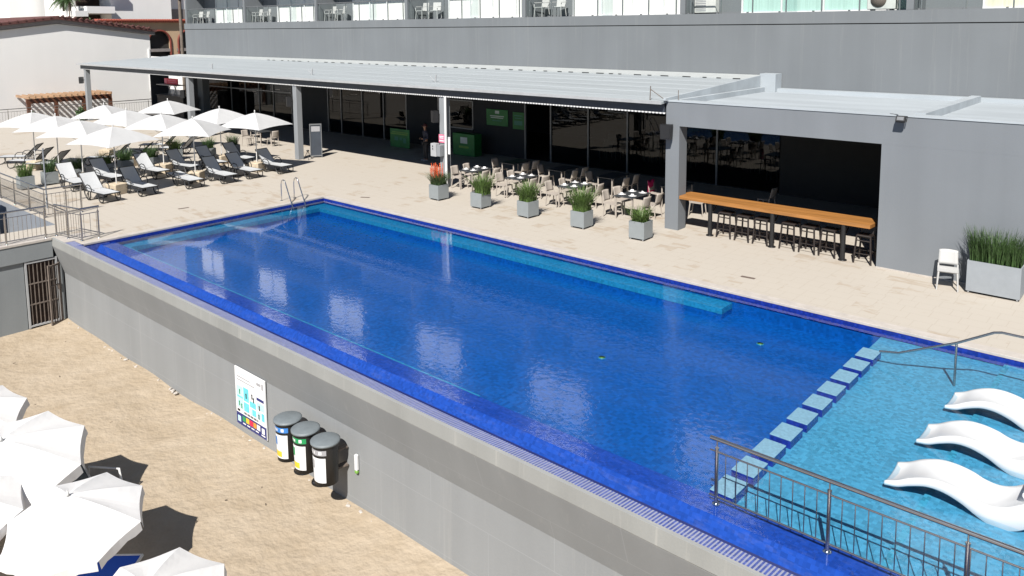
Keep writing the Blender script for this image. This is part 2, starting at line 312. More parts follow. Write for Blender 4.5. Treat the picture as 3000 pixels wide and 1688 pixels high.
# ------------------------------------------------------------------ mesh helper
class MB:
    def __init__(s): s.v = []; s.f = []; s.m = []; s.sm = []
    def add(s, vs, fs, mi=0, smooth=False, T=None):
        b = len(s.v)
        s.v += [tuple(T @ Vector(p)) if T else tuple(p) for p in vs]
        for f in fs: s.f.append([b+i for i in f]); s.m.append(mi); s.sm.append(smooth)
        return s
    def box(s, x0, x1, y0, y1, z0, z1, mi=0, T=None):
        vs = [(x, y, z) for z in (z0, z1) for y in (y0, y1) for x in (x0, x1)]
        return s.add(vs, [(0, 2, 3, 1), (4, 5, 7, 6), (0, 1, 5, 4), (2, 6, 7, 3), (0, 4, 6, 2), (1, 3, 7, 5)], mi, False, T)
    def bbox(s, x0, x1, y0, y1, z0, z1, b=.01, mi=0, T=None):
        """box with chamfered vertical and top/bottom edges"""
        b = min(b, (x1-x0)*.45, (y1-y0)*.45, (z1-z0)*.45)
        def ring(d, z): 
            X0, X1, Y0, Y1 = x0+d, x1-d, y0+d, y1-d
            return [(X0+b, Y0, z), (X1-b, Y0, z), (X1, Y0+b, z), (X1, Y1-b, z), (X1-b, Y1, z), (X0+b, Y1, z), (X0, Y1-b, z), (X0, Y0+b, z)]
        vs = ring(b*.9, z0)+ring(0, z0+b)+ring(0, z1-b)+ring(b*.9, z1)
        fs = [list(range(7, -1, -1)), list(range(24, 32))]
        for k in range(3):
            for i in range(8):
                j = (i+1) % 8; fs.append((k*8+i, k*8+j, k*8+8+j, k*8+8+i))
        return s.add(vs, fs, mi, False, T)
    def tube(s, pts, r, n=8, mi=0, T=None, cap=True, radii=None, smooth=True):
        pts = [Vector(p) for p in pts]; vs = []; fs = []
        up = None
        for i, p in enumerate(pts):
            a = pts[max(i-1, 0)]; c = pts[min(i+1, len(pts)-1)]
            t = (c-a).normalized()
            if up is None:
                up = Vector((0, 0, 1)) if abs(t.z) < .9 else Vector((1, 0, 0))
            u = (up - t*up.dot(t)).normalized(); w = t.cross(u); up = u
            rr = radii[i] if radii else r
            for k in range(n):
                an = 2*math.pi*k/n; vs.append(p+u*rr*math.cos(an)+w*rr*math.sin(an))
        for i in range(len(pts)-1):
            for k in range(n):
                l = (k+1) % n; fs.append((i*n+k, i*n+l, (i+1)*n+l, (i+1)*n+k))
        s.add(vs, fs, mi, smooth, T)
        if cap:
            s.add(vs[:n], [list(range(n-1, -1, -1))], mi, False, T); s.add(vs[-n:], [list(range(n))], mi, False, T)
        return s
    def lathe(s, prof, n=24, mi=0, T=None, smooth=True):
        vs = []; fs = []
        for r, z in prof:
            for k in range(n):
                a = 2*math.pi*k/n; vs.append((r*math.cos(a), r*math.sin(a), z))
        for i in range(len(prof)-1):
            for k in range(n):
                l = (k+1) % n; fs.append((i*n+k, i*n+l, (i+1)*n+l, (i+1)*n+k))
        fs.append(list(range(n-1, -1, -1))); fs.append([(len(prof)-1)*n+k for k in range(n)])
        return s.add(vs, fs, mi, smooth, T)
    def prism(s, poly, axis, a, b, mi=0, T=None):
        """poly in the plane normal to axis: axis x -> (y,z), y -> (x,z), z -> (x,y)"""
        def P(p, t): return {'x': (t, p[0], p[1]), 'y': (p[0], t, p[1]), 'z': (p[0], p[1], t)}[axis]
        n = len(poly); vs = [P(p, a) for p in poly]+[P(p, b) for p in poly]
        fs = [list(range(n)), list(range(2*n-1, n-1, -1))]+[(i, i+n, (i+1) % n+n, (i+1) % n) for i in range(n)]
        return s.add(vs, fs, mi, False, T)
    def quad(s, a, b, c, d, mi=0, T=None, smooth=False): return s.add([a, b, c, d], [(0, 1, 2, 3)], mi, smooth, T)
    def build(s, name, mats, parent=None, recalc=True, loc=None):
        me = bpy.data.meshes.new(name); me.from_pydata(s.v, [], s.f)
        if not isinstance(mats, (list, tuple)): mats = [mats]
        for m in mats: me.materials.append(m)
        for p, mi, sm in zip(me.polygons, s.m, s.sm): p.material_index = mi; p.use_smooth = sm
        me.validate()
        if recalc:
            bm = bmesh.new(); bm.from_mesh(me); bmesh.ops.recalc_face_normals(bm, faces=bm.faces); bm.to_mesh(me); bm.free()
        me.update()
        o = bpy.data.objects.new(name, me); col.objects.link(o)
        if parent: o.parent = parent
        if loc: o.location = loc
        return o
def tag(o, label=None, cat=None, group=None, kind=None):
    if label: o['label'] = label
    if cat: o['category'] = cat
    if group: o['group'] = group
    if kind: o['kind'] = kind
    return o
def thing(name, label, cat, loc=(0, 0, 0), rz=0, group=None):
    o = bpy.data.objects.new(name, None); o.empty_display_size = .1; col.objects.link(o)
    o.location = loc; o.rotation_euler = (0, 0, rz); return tag(o, label, cat, group)
def struct(o): o['kind'] = 'structure'; return o
KIDS = {}
def copy_tree(o, parent=None):
    c = o.copy(); col.objects.link(c)
    if parent: c.parent = parent
    for ch in [x for x in bpy.data.objects if x.parent == o]: copy_tree(ch, c)
    return c
def dup(o, loc, rz=0, label=None, group=None, scale=None):
    c = copy_tree(o); c.location = loc; c.rotation_euler = (0, 0, rz)
    if label: c['label'] = label
    if group: c['group'] = group
    if scale: c.scale = scale
    return c
def arc(cx, cz, r, a0, a1, n, y=0):
    return [(cx+r*math.cos(R(a0+(a1-a0)*i/n)), y, cz+r*math.sin(R(a0+(a1-a0)*i/n))) for i in range(n+1)]
# ------------------------------------------------------------------ camera, light, sky
cd = bpy.data.cameras.new('Camera'); cam = bpy.data.objects.new('Camera', cd); col.objects.link(cam)
yaw, pit, rol = R(-41.73), R(6.69), R(-.47)
fwd = Vector((math.sin(yaw)*math.cos(pit), math.cos(yaw)*math.cos(pit), -math.sin(pit)))
rt0 = Vector((math.cos(yaw), -math.sin(yaw), 0)); up0 = rt0.cross(fwd)
rt = rt0*math.cos(rol)+up0*math.sin(rol); up = -rt0*math.sin(rol)+up0*math.cos(rol)
cam.matrix_world = Matrix(((rt.x, up.x, -fwd.x, 0), (rt.y, up.y, -fwd.y, 0), (rt.z, up.z, -fwd.z, 6.1), (0, 0, 0, 1)))
cd.sensor_width = 36; cd.lens = 2298/3000*36; cd.shift_y = -(844-349)/3000; cd.clip_end = 6000; cd.clip_start = .1
scene.camera = cam
SUN_EL = R(47.1); sx, sy = .438, -.899
sd = Vector((sx*math.cos(SUN_EL), sy*math.cos(SUN_EL), math.sin(SUN_EL)))
ld = bpy.data.lights.new('Sun', 'SUN'); ld.energy = 5.; ld.angle = R(.53); ld.color = (1, .955, .89)
lo = bpy.data.objects.new('Sun', ld); col.objects.link(lo); lo.rotation_euler = sd.to_track_quat('Z', 'Y').to_euler(); lo.location = (0, -20, 30)
w = bpy.data.worlds.new('World'); scene.world = w; w.use_nodes = True; nt = w.node_tree
for n in list(nt.nodes): nt.nodes.remove(n)
sky = nt.nodes.new('ShaderNodeTexSky'); sky.sky_type = 'NISHITA'; sky.sun_disc = False; sky.sun_elevation = SUN_EL
sky.sun_rotation = math.atan2(sx, sy); sky.altitude = 5; sky.air_density = .8; sky.dust_density = .05; sky.ozone_density = 3.0
bg = nt.nodes.new('ShaderNodeBackground'); bg.inputs['Strength'].default_value = .05
wo = nt.nodes.new('ShaderNodeOutputWorld'); nt.links.new(sky.outputs[0], bg.inputs[0]); nt.links.new(bg.outputs[0], wo.inputs[0])
vs = scene.view_settings; vs.view_transform = 'Standard'; vs.look = 'None'; vs.exposure = .77; vs.gamma = 1
scene.cycles.use_denoising = True; scene.cycles.max_bounces = 8; scene.cycles.transparent_max_bounces = 16
scene.cycles.caustics_reflective = False; scene.cycles.caustics_refractive = False; scene.cycles.sample_clamp_indirect = 6

# ------------------------------------------------------------------ ground, deck, sand
b = MB(); b.quad((-3000, -3000, -3.4), (3000, -3000, -3.4), (3000, 3000, -3.4), (-3000, 3000, -3.4)); struct(b.build('ground', M['terrain']))
b = MB()   # beach: gently uneven sheet, banked against the wall
nx, ny = 150, 80
rs = random.Random(3)
ph = [(rs.uniform(0, 6), rs.uniform(.3, 2.2), rs.uniform(.3, 2.2), rs.uniform(.006, .03)) for _ in range(14)]
vsx = []
for j in range(ny+1):
    for i in range(nx+1):
        x = -40+55*i/nx; y = -26+34.2*j/ny
        z = -2.62+sum(a*math.sin(p+fx*x+fy*y) for p, fx, fy, a in ph)*.5 + .05*max(0, (y-7.5)/.7)
        vsx.append((x, y, z))
b.add(vsx, [(j*(nx+1)+i, j*(nx+1)+i+1, (j+1)*(nx+1)+i+1, (j+1)*(nx+1)+i) for j in range(ny) for i in range(nx)], smooth=True)
struct(b.build('beach_sand', M['sand']))

b = MB()
def top(x0, x1, y0, y1, z=0.): b.quad((x0, y0, z), (x1, y0, z), (x1, y1, z), (x0, y1, z))
top(-23.87, 25, 16.4, 27.3); top(-58.3, -23.87, 8.5, 27.3); top(-27, -23.87, 8.15, 8.5); top(-27, -25.33, -30, 8.15)
top(-58.3, -34, -30, 8.5); top(-34, -27, -30, 6.6)
b.quad((-58.3, -30, -3.4), (-58.3, 27.3, -3.4), (-58.3, 27.3, 0), (-58.3, -30, 0))
struct(b.build('pool_deck', M['tiles']))
b = MB()   # sunken stair landing beside the gate corner
b.quad((-34, 6.6, -1.6), (-29, 6.6, -.55), (-29, 8.5, -.55), (-34, 8.5, -1.6)); b.quad((-29, 6.6, -.55), (-27, 6.6, -.18), (-27, 8.5, -.18), (-29, 8.5, -.55))
b.quad((-34, 8.5, -1.7), (-27, 8.5, -1.7), (-27, 8.5, -.002), (-34, 8.5, -.002)); b.quad((-34, 6.6, -1.7), (-27, 6.6, -1.7), (-27, 6.6, -.002), (-34, 6.6, -.002))
b.quad((-27, 6.6, -1.7), (-27, 8.5, -1.7), (-27, 8.5, -.002), (-27, 6.6, -.002)); b.quad((-34, 6.6, -1.7), (-34, 8.5, -1.7), (-34, 8.5, -.002), (-34, 6.6, -.002))
struct(b.build('sunken_path', M['stair']))
b = MB(); b.bbox(-23.87, 25, 16.385, 16.66, -.05, .006, .004); b.bbox(-24.1, -23.855, 8.2, 16.383, -.05, .006, .004)
struct(b.build('pool_coping', M['coping']))

# ------------------------------------------------------------------ swimming pool
pool = thing('swimming_pool', 'long deep blue infinity pool with an aqua shallow end at the right', 'swimming pool')
b = MB()
X0, X1, XS = -23.87, 14., -4.30
b.quad((X0, 9.05, -.5), (XS-.32, 9.05, -.5), (XS-.32, 16.4, -.5), (X0, 16.4, -.5))     # floor
b.quad((X0, 9.05, -.5), (X0, 16.4, -.5), (X0, 16.4, -.115), (X0, 9.05, -.115))
b.quad((X0, 16.4, -.5), (X1, 16.4, -.5), (X1, 16.4, -.115), (X0, 16.4, -.115))
b.quad((X0, 9.05, -.5), (X1, 9.05, -.5), (X1, 9.05, -.115), (X0, 9.05, -.115))
b.quad((XS-.32, 9.05, -.5), (XS-.32, 16.4, -.5), (XS-.32, 16.4, -.215), (XS-.32, 9.05, -.215))
b.build('basin', M['deep'], pool, recalc=False)
b = MB(); b.box(X0+.002, X1, 16.37, 16.398, -.20, -.052); b.box(X0+.002, X0+.03, 8.9, 16.368, -.16, -.052); b.build('waterline_tile', M['edge'], pool)
b = MB(); b.box(X0+.032, -7.85, 15.86, 16.368, -.38, -.25); b.box(X0+.032, X0+.50, 9.16, 15.858, -.38, -.25); b.build('bench', M['bench'], pool)
b = MB(); b.box(X0+.033, -7.86, 15.87, 16.366, -.498, -.382); b.box(X0+.033, X0+.49, 9.17, 15.868, -.498, -.382); b.build('bench_base', M['deep'], pool)
b = MB(); b.quad((XS-.32, 9.05, -.215), (-2.45, 9.05, -.215), (-2.45, 16.4, -.215), (XS-.32, 16.4, -.215))
b.quad((-2.45, 9.05, -.215), (-2.45, 16.4, -.215), (-2.42, 16.4, -.165), (-2.42, 9.05, -.165)); b.quad((-2.42, 9.05, -.165), (X1, 9.05, -.165), (X1, 16.4, -.165), (-2.42, 16.4, -.165))
b.build('shallow_floor', M['aqua'], pool, recalc=False)
b = MB(); b.box(-2.46, -2.38, 9.06, 16.36, -.215, -.16); b.build('shelf_edge', M['shelf'], pool)
b = MB()
b.prism([(9.05, -.115), (9.05, -.6), (8.36, -.6), (8.36, -.5), (8.63, -.14), (8.67, -.112)], 'x', X0+.003, X1)
b.build('overflow_wall', M['crest'], pool)
b = MB(); b.box(X0+.6, -8.9, 9.052, 9.105, -.5, -.128); b.build('inner_trim', M['bench'], pool)
b = MB(); b.quad((X0-.5, 8.14, -.5), (X1, 8.14, -.5), (X1, 8.37, -.5), (X0-.5, 8.37, -.5)); b.quad((X0-.5, 8.14, -.5), (X1, 8.14, -.5), (X1, 8.14, -.03), (X0-.5, 8.14, -.03))
b.quad((X0, 8.352, -.505), (X1, 8.352, -.505), (X1, 8.525, -.275), (X0, 8.525, -.275))
b.build('gutter', M['dark'], pool, recalc=False)
b = MB(); b.prism([(7.90, -.06), (7.90, -.002), (8.15, -.03), (8.15, -.06)], 'x', X0-.6, X1); b.build('gutter_grille', M['grille'], pool)
b = MB(); b.box(-24.45, X0, 7.95, 8.9, -.4, -.012); b.build('corner_tile', M['grille'], pool)
b = MB()
for i in range(1):
    b.quad((X0+.03, 8.64, -.098), (X1, 8.64, -.098), (X1, 16.37, -.098), (X0+.03, 16.37, -.098))
wat = struct(b.build('pool_water', M['water'], recalc=False))
b = MB()   # outer wall of the pool facing the beach
b.prism([(7.85, 0), (7.84, -.26), (8.12, -1.13), (8.10, -3.3), (8.5, -3.3), (8.5, -.52), (8.139, -.505), (8.139, -.062), (7.895, -.062), (7.895, .002)], 'x', -25.33, X1)
pw = thing('pool_retaining_wall', 'long grey pool wall with a sloping underside standing above the beach', 'wall')
b.build('wall', M['poolwall'], pw)
b = MB(); b.prism([(7.838, -.004), (7.828, -.235), (7.845, -.262), (7.894, -.262), (7.894, .006)], 'x', -25.32, X1); b.build('top_band', M['fascia'], pw)
b = MB(); b.box(-25.33, -24.46, 7.896, 8.7, -.3, .004); b.build('end_cap', M['coping'], pw)
# little crumbs of broken render along the foot of the wall
b = MB()
for k in range(70):
    x = rs.uniform(-25, -9); s = rs.uniform(.015, .05); T = Matrix.Translation((x, 8.08-rs.uniform(0, .09), -2.60+s*.3)) @ Matrix.Rotation(rs.uniform(0, 6), 4, 'Z')
    b.bbox(-s, s, -s*.6, s*.6, -s*.5, s*.5, s*.3, 0, T)
tag(b.build('render_rubble', M['coping']), 'crumbs of pale render scattered along the foot of the pool wall', 'rubble', kind='stuff')

# stair wall with the barred gate
sw = thing('stair_retaining_wall', 'shaded grey wall under the stair landing at the left edge', 'wall')
b = MB(); b.box(-25.9, -25.34, -30, 7.05, -3.3, -.56); b.box(-25.9, -25.34, 7.97, 8.09, -3.3, -.56); b.box(-25.9, -25.28, -30, 7.83, -.558, -.05); b.build('wall', M['gatewall'], sw)
b = MB(); b.box(-25.95, -25.26, -30, 7.82, -.048, .012); b.build('cap', M['coping'], sw)
b = MB(); b.box(-26.6, -25.92, 7.0, 8.09, -3.3, -.56); b.build('alcove', M['rustpanel'], sw)
gt = thing('barred_gate', 'rusty barred metal gate in the grey wall under the stairs', 'gate', (-25.33, 7.52, -2.57))
b = MB(); b.box(-.03, .03, -.45, -.40, 0, 2.0); b.box(-.03, .03, .36, .41, 0, 2.0); b.box(-.029, .029, -.40, .36, 1.93, 1.985); b.box(-.029, .029, -.40, .36, .03, .08); b.build('frame', M['trim'], gt)
b = MB()
for k in range(7): b.box(-.012, .012, -.345+k*.105, -.325+k*.105, .08, 1.93)
for z in (.68, 1.3): b.box(-.016, .016, -.40, .36, z, z+.035)
b.build('bars', M['rust'], gt)
b = MB(); b.box(-.05, -.03, -.40, .36, .06, 1.95); b.build('backing_sheet', M['rustpanel'], gt)
b = MB(); b.box(-.05, .05, .38, .47, 1.0, 1.16); b.build('lock', M['rust'], gt)
gt2 = thing('gate_leaf', 'narrow barred gate leaf folded into the corner beside the pool wall', 'gate', (-25.28, 7.97, -2.57), R(-62))
b = MB(); b.box(0, .42, -.02, .02, 0, .05); b.box(0, .42, -.02, .02, 1.75, 1.8); b.box(0, .04, -.021, .021, 0, 1.82); b.box(.39, .43, -.021, .021, 0, 1.82); b.build('frame', M['rust'], gt2)
b = MB()
for k in range(3): b.box(.11+k*.09, .125+k*.09, -.012, .012, .05, 1.75)
b.box(.04, .39, -.014, .014, 1.15, 1.18); b.build('bars', M['rust'], gt2)

# ------------------------------------------------------------------ hotel
H = thing('hotel_building', 'long grey hotel with curtained balconies rising behind the restaurant terrace', 'hotel')
b = MB(); b.box(-56.4, 22, 27.3, 38, 3.2, 6.10); b.build('wall', M['wall'], H)
b = MB(); b.box(-56.44, 22, 27.27, 30.4, 6.135, 6.54); b.build('balcony_band', M['wall'], H)
b = MB(); b.box(-56.3, 22, 27.36, 37.9, 6.10, 6.135); b.build('shadow_gap', M['black'], H)
b = MB(); b.box(-56.4, 22, 30.42, 38, 6.14, 18.8); b.build('core', M['wall'], H)
PX = [-56.22+8.15*k for k in range(10)]
for k, x in enumerate(PX):
    b = MB(); b.box(x-.11, x+.11, 27.33, 30.41, 6.545, 9.3); b.build('partition', M['wall'], H)
    if k == 9: break
    b = MB(); b.box(x+.11, x+1.75, 28.72, 28.9, 6.545, 9.3); b.build('back_wall', M['wall'], H)
    cm = [M['curtain']]*5+[M['curtaing'], M['curtainc'], M['curtainc'], M['curtaing']]
    wd = MB(); wd.box(x+1.76, x+8.03, 28.80, 28.86, 6.60, 9.1)
    win = wd.build('window', cm[k], H)
    f = MB()
    for q in range(5): f.box(x+1.76+q*1.555, x+1.82+q*1.555, 28.72, 28.795, 6.6, 9.1)
    f.box(x+1.76, x+8.04, 28.71, 28.79, 6.545, 6.6); f.box(x+1.76, x+8.04, 28.71, 28.79, 9.1, 9.3)
    f.build('frame', M['balwhite'], win)
    d = MB(); d.quad((x+3.95, 27.6, 6.55), (x+3.95, 28.7, 6.55), (x+3.95, 28.7, 8.6), (x+3.95, 27.6, 8.6)); d.build('divider', M['bglass'], H)
    rl = MB(); rl.tube([(x+.12, 27.42, 7.56), (x+8.03, 27.42, 7.56)], .025, 6)
    for q in range(7): rl.box(x+.3+q*1.25, x+.34+q*1.25, 27.40, 27.44, 6.545, 7.55)
    rail = rl.build('balcony_railing', M['mull'], H)
    gp = MB(); gp.quad((x+.13, 27.39, 6.6), (x+8.0, 27.39, 6.6), (x+8.0, 27.39, 7.5), (x+.13, 27.39, 7.5)); gp.build('glass_panel', M['bglass'], rail)
    st = MB()
    for q in range(7): st.box(x+.25+q*1.2, x+.31+q*1.2, 27.28, 27.34, 6.54, 6.585)
    st.build('stud', M['mull'], H)
for fl in range(1, 4):     # upper storeys, seen only as reflections in the water
    z0 = 6.54+3.0*fl-.24
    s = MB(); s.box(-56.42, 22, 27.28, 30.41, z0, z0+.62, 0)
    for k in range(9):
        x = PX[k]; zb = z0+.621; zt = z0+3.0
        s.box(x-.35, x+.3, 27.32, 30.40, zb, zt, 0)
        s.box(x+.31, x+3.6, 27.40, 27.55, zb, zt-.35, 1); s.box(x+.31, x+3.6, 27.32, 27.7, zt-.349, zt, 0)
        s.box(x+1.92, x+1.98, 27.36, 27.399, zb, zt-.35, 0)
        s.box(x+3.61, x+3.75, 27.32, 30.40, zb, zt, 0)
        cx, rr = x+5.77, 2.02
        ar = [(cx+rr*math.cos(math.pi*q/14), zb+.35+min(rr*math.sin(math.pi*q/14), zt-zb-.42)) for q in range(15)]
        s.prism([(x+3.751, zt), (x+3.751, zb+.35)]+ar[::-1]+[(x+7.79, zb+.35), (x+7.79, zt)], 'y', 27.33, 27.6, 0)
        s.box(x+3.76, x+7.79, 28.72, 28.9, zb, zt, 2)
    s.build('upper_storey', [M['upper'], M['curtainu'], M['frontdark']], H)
b = MB(); b.box(-56.6, 22.2, 27.2, 38.2, 18.81, 19.3); b.build('roof', M['wall'], H)
# balcony chairs and machines
def balcony_chair():
    t = thing('balcony_chair', 'x', 'chair', group='white chairs on the hotel balconies')
    b = MB(); b.bbox(-.24, .24, -.24, .24, .41, .45, .02); b.build('seat', M['resinw'], t)
    b = MB(); b.prism([(.21, .45), (.25, .45), (.33, .86), (.29, .86)], 'x', -.22, .22); b.build('backrest', M['resinw'], t)
    for sx_ in (-1, 1):
        for sy_ in (-1, 1):
            b = MB(); b.tube([(sx_*.22, sy_*.22, .42), (sx_*.25, sy_*.26, 0)], .018, 6); b.build('leg', M['resinw'], t)
        b = MB(); b.tube([(sx_*.25, -.24, .42), (sx_*.26, -.24, .64), (sx_*.26, .28, .66)], .018, 6); b.build('armrest', M['resinw'], t)
    return t
bc = balcony_chair(); first = True
order = ['leftmost', 'second from left', 'third from left', 'fourth from left', 'fifth from left']
for k in range(5):
    for j in range(2):
        loc = (PX[k]+.55+j*.98, 27.98, 6.545); lab = 'white chair on the %s hotel balcony, %s of its pair' % (order[k], ('left', 'right')[j])
        if first: bc.location = loc; bc.rotation_euler.z = R(8); bc['label'] = lab; first = False
        else: dup(bc, loc, R(rs.uniform(-22, 22)), lab)
def ac_unit(loc, fan, lab):
    t = thing('air_conditioner', lab, 'air conditioner', loc, group='air conditioners on the hotel balconies')
    b = MB(); b.bbox(-.45, .45, -.16, .16, .04, .66, .02); b.build('casing', M['acwhite'], t)
    b = MB()
    if fan: 
        b.lathe([(.02, 0), (.25, 0), (.25, .02), (.02, .02)], 20, T=Matrix.Translation((-.08, -.165, .36)) @ Matrix.Rotation(R(90), 4, 'X'))
        b.build('fan_grille', M['drain'], t)
    else:
        for q in range(7): b.box(-.40, .05, -.172, -.161, .12+q*.07, .15+q*.07)
        b.build('louvre', M['gray'], t)
    for s_ in (-1, 1):
        b = MB(); b.box(s_*.3-.04, s_*.3+.04, -.15, .15, 0, .04); b.build('foot', M['black'], t)
ac_unit((-14.9, 28.2, 6.545), False, 'louvred white air conditioner on the balcony left of the green curtain')
ac_unit((-8.35, 28.0, 6.545), True, 'white air conditioner with round dark fan among the cream curtains')

# ground floor front, all in the shade of the canopy
G = thing('restaurant_front', 'dark charcoal shopfront with tall glass panes under the white canopy', 'shopfront')
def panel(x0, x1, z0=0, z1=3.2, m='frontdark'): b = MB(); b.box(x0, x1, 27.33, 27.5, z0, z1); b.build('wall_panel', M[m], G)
def pane(x0, x1, z0=.06, z1=3.15):
    b = MB(); b.quad((x0, 27.36, z0), (x1, 27.36, z0), (x1, 27.36, z1), (x0, 27.36, z1)); p = b.build('glass_pane', M['glass'], G)
    return p
def mull(x, z0=0, z1=3.2): b = MB(); b.box(x-.035, x+.035, 27.31, 27.40, z0, z1); b.build('mullion', M['mull'], G)
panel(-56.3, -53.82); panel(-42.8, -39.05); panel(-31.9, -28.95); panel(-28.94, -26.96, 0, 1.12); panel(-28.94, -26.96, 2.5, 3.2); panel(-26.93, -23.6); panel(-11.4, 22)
for a, c in ((-53.75, -50.25), (-50.2, -48.4), (-48.33, -46.68), (-46.62, -44.95), (-44.88, -42.85), (-38.95, -37.75), (-37.68, -35.77), (-35.7, -33.88), (-33.8, -31.97), (-28.9, -26.98), (-22.0, -20.0), (-19.93, -17.99), (-17.92, -15.95), (-15.9, -13.93), (-13.85, -11.45)):
    pane(a, c, *((1.15, 2.47) if a == -28.9 else (.06, 3.15)))
for x in (-53.79, -50.22, -48.36, -46.65, -44.92, -42.83, -39.0, -37.71, -35.73, -33.84, -31.93, -23.56, -22.04, -19.96, -17.95, -15.92, -13.89): mull(x)
mull(-28.93, 1.1, 2.5); mull(-26.95, 1.1, 2.5)
b = MB(); b.box(-28.93, -26.95, 27.30, 27.34, 1.08, 1.14); b.box(-28.93, -26.95, 27.30, 27.34, 2.47, 2.52); b.box(-53.7, -42.8, 27.30, 27.35, 2.08, 2.15); b.box(-23.5, -22.1, 27.30, 27.36, 2.6, 2.66); b.build('transom', M['mull'], G)
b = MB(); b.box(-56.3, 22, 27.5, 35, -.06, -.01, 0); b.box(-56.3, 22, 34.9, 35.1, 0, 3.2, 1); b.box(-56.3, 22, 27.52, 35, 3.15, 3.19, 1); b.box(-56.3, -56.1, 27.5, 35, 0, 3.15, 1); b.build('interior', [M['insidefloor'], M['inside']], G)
b = MB()
for k in range(40):
    x = rs.uniform(-22, -8); y = rs.uniform(29.5, 33.5); b.box(x-.22, x+.22, y-.22, y+.22, .4, .46); b.box(x-.22, x+.22, y+.18, y+.22, .46, .85)
    for a_ in (-.2, .2):
        for c_ in (-.2, .2): b.box(x+a_-.02, x+a_+.02, y+c_-.02, y+c_+.02, 0, .4)
tag(b.build('indoor_seating', M['resin']), 'dim rows of chairs inside the dark dining room behind the glass', 'chairs', kind='stuff')

# canopy
C = thing('terrace_canopy', 'long flat white canopy roof on grey posts along the hotel front', 'canopy')
b = MB(); b.prism([(20.2, 3.80), (20.2, 3.865), (26.45, 4.17), (26.45, 4.09)], 'x', -57.75, -12.06)
for k in range(5):
    y = 21.0+k*1.1; z = 3.865+(y-20.2)*.0488
    b.prism([(y, z-.01), (y+.03, z+.010), (y+.09, z+.010), (y+.12, z-.004)], 'x', -57.74, -12.1)
b.build('roof', M['canopy'], C)
b = MB(); b.prism([(26.47, 4.13), (26.47, 4.21), (27.28, 4.30), (27.28, 4.22)], 'x', -57.6, -12.0); b.build('wall_flashing', M['flash'], C)
b = MB(); b.prism([(20.53, 3.795), (20.53, 3.80), (27.27, 4.08), (27.27, 4.06)], 'x', -57.6, -12.1); b.build('bounce_screen', M['inside'], C)  # unseen dark sheet added under the roof to cut bounced light
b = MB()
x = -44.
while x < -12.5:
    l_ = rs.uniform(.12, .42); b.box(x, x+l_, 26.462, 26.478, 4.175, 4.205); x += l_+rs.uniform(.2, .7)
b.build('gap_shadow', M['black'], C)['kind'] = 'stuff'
b = MB(); b.box(-57.6, -12.1, 20.40, 20.52, 3.53, 3.80); b.build('front_beam', M['beam'], C)
b = MB(); b.box(-57.72, -12.08, 20.17, 20.25, 3.785, 3.87); b.build('fascia', M['trim'], C)
b = MB(); b.box(-57.6, -12.1, 20.385, 20.5, 3.495, 3.528)
b.build('lower_trim', M['trim'], C)
b = MB()
for k in range(250):
    xx = -43+k*.124; b.box(xx, xx+.062, 20.372, 20.384, 3.488, 3.532)
b.build('rope_light', M['plate'], C)['kind'] = 'stuff'
for x in (-54.4, -48.6, -42.3, -36.5, -30.5, -26.5, -21.8, -17, -14.5):
    b = MB(); b.box(x-.05, x+.05, 20.54, 27.25, 3.5, 3.79); b.build('rafter', M['beam'], C)
for x in (-56.97, -42.3, -31.78, -21.80):
    b = MB(); b.bbox(x-.15, x+.15, 20.42, 20.72, 0, 3.49, .015); p = b.build('post', M['steelpost'], C)
b = MB(); b.tube([(-21.56, 20.38, 0), (-21.56, 20.38, 3.5)], .05, 10); b.build('downpipe', M['plate'], C)
for x, y in ((-41.5, 21.5), (-31.9, 21.5), (-23.3, 21.5)):
    b = MB(); b.tube([(x, y, 3.9), (x+.05, y, 4.22)], .03, 6); b.tube([(x, y, 3.93), (x-.3, y, 4.15)], .012, 5); b.build('roof_rod', M['trim'], C)
b = MB(); b.prism([(20.9, 3.745), (20.25, 3.905), (20.25, 3.97), (26.74, 4.31), (26.74, 3.745)], 'x', -12.05, -11.97); b.build('end_flashing', M['roofcoat'], C)
b = MB(); b.tube([(-12.6, 20.4, 3.87), (-12.58, 20.4, 4.3)], .015, 5); b.tube([(-12.58, 20.4, 4.2), (-12.1, 20.4, 3.92)], .012, 5); b.tube([(-11.75, 20.6, 3.92), (-11.75, 20.6, 4.2)], .012, 5); b.build('rusty_rod', M['rust'], C)
b = MB(); b.box(-52.35, -51.65, 26.0, 26.5, 0, 3.49); b.build('inner_pillar', M['wall'], C)

# bar pavilion
B = thing('bar_pavilion', 'grey flat-roofed bar with a wide dark opening at the right of the terrace', 'bar')
b = MB(); b.box(-12.05, 14, 20.43, 20.83, 3.15, 3.86); b.box(-12.05, -11.60, 20.43, 20.88, 0, 3.149); b.box(-5.96, 14, 20.43, 20.83, 0, 3.149)
b.build('wall', M['barwall'], B)
b = MB(); b.box(-12.04, 14, 20.84, 27.29, 3.55, 3.74); b.box(-12.06, 14, 20.41, 20.84, 3.862, 3.90); b.build('roof', M['roofcoat'], B)
b = MB(); b.box(-12.02, 14, 26.9, 27.28, 3.741, 3.86); b.build('rear_upstand', M['roofcoat'], B)
for xa, xb, zt_ in ((-5.35, -5.1, 3.93), (-12.04, -11.8, 3.90)): b = MB(); b.box(xa+(.08 if xa < -12 else 0), xb, 20.85, 26.74 if xa < -12 else 26.89, 3.742, zt_); b.build('roof_kerb', M['roofcoat'], B)
b = MB(); b.box(-12.0, -11.42, 26.75, 27.27, 3.742, 4.38); b.build('roof_upstand_box', M['roofcoat'], B)
b = MB(); b.box(-11.35, 14, 27.2, 27.28, .003, 3.5); b.box(-5.7, -5.5, 20.9, 27.19, .003, 3.5); b.box(-11.5, 14, 20.9, 27.19, 3.49, 3.54); b.build('dark_lining', M['inside'], B)
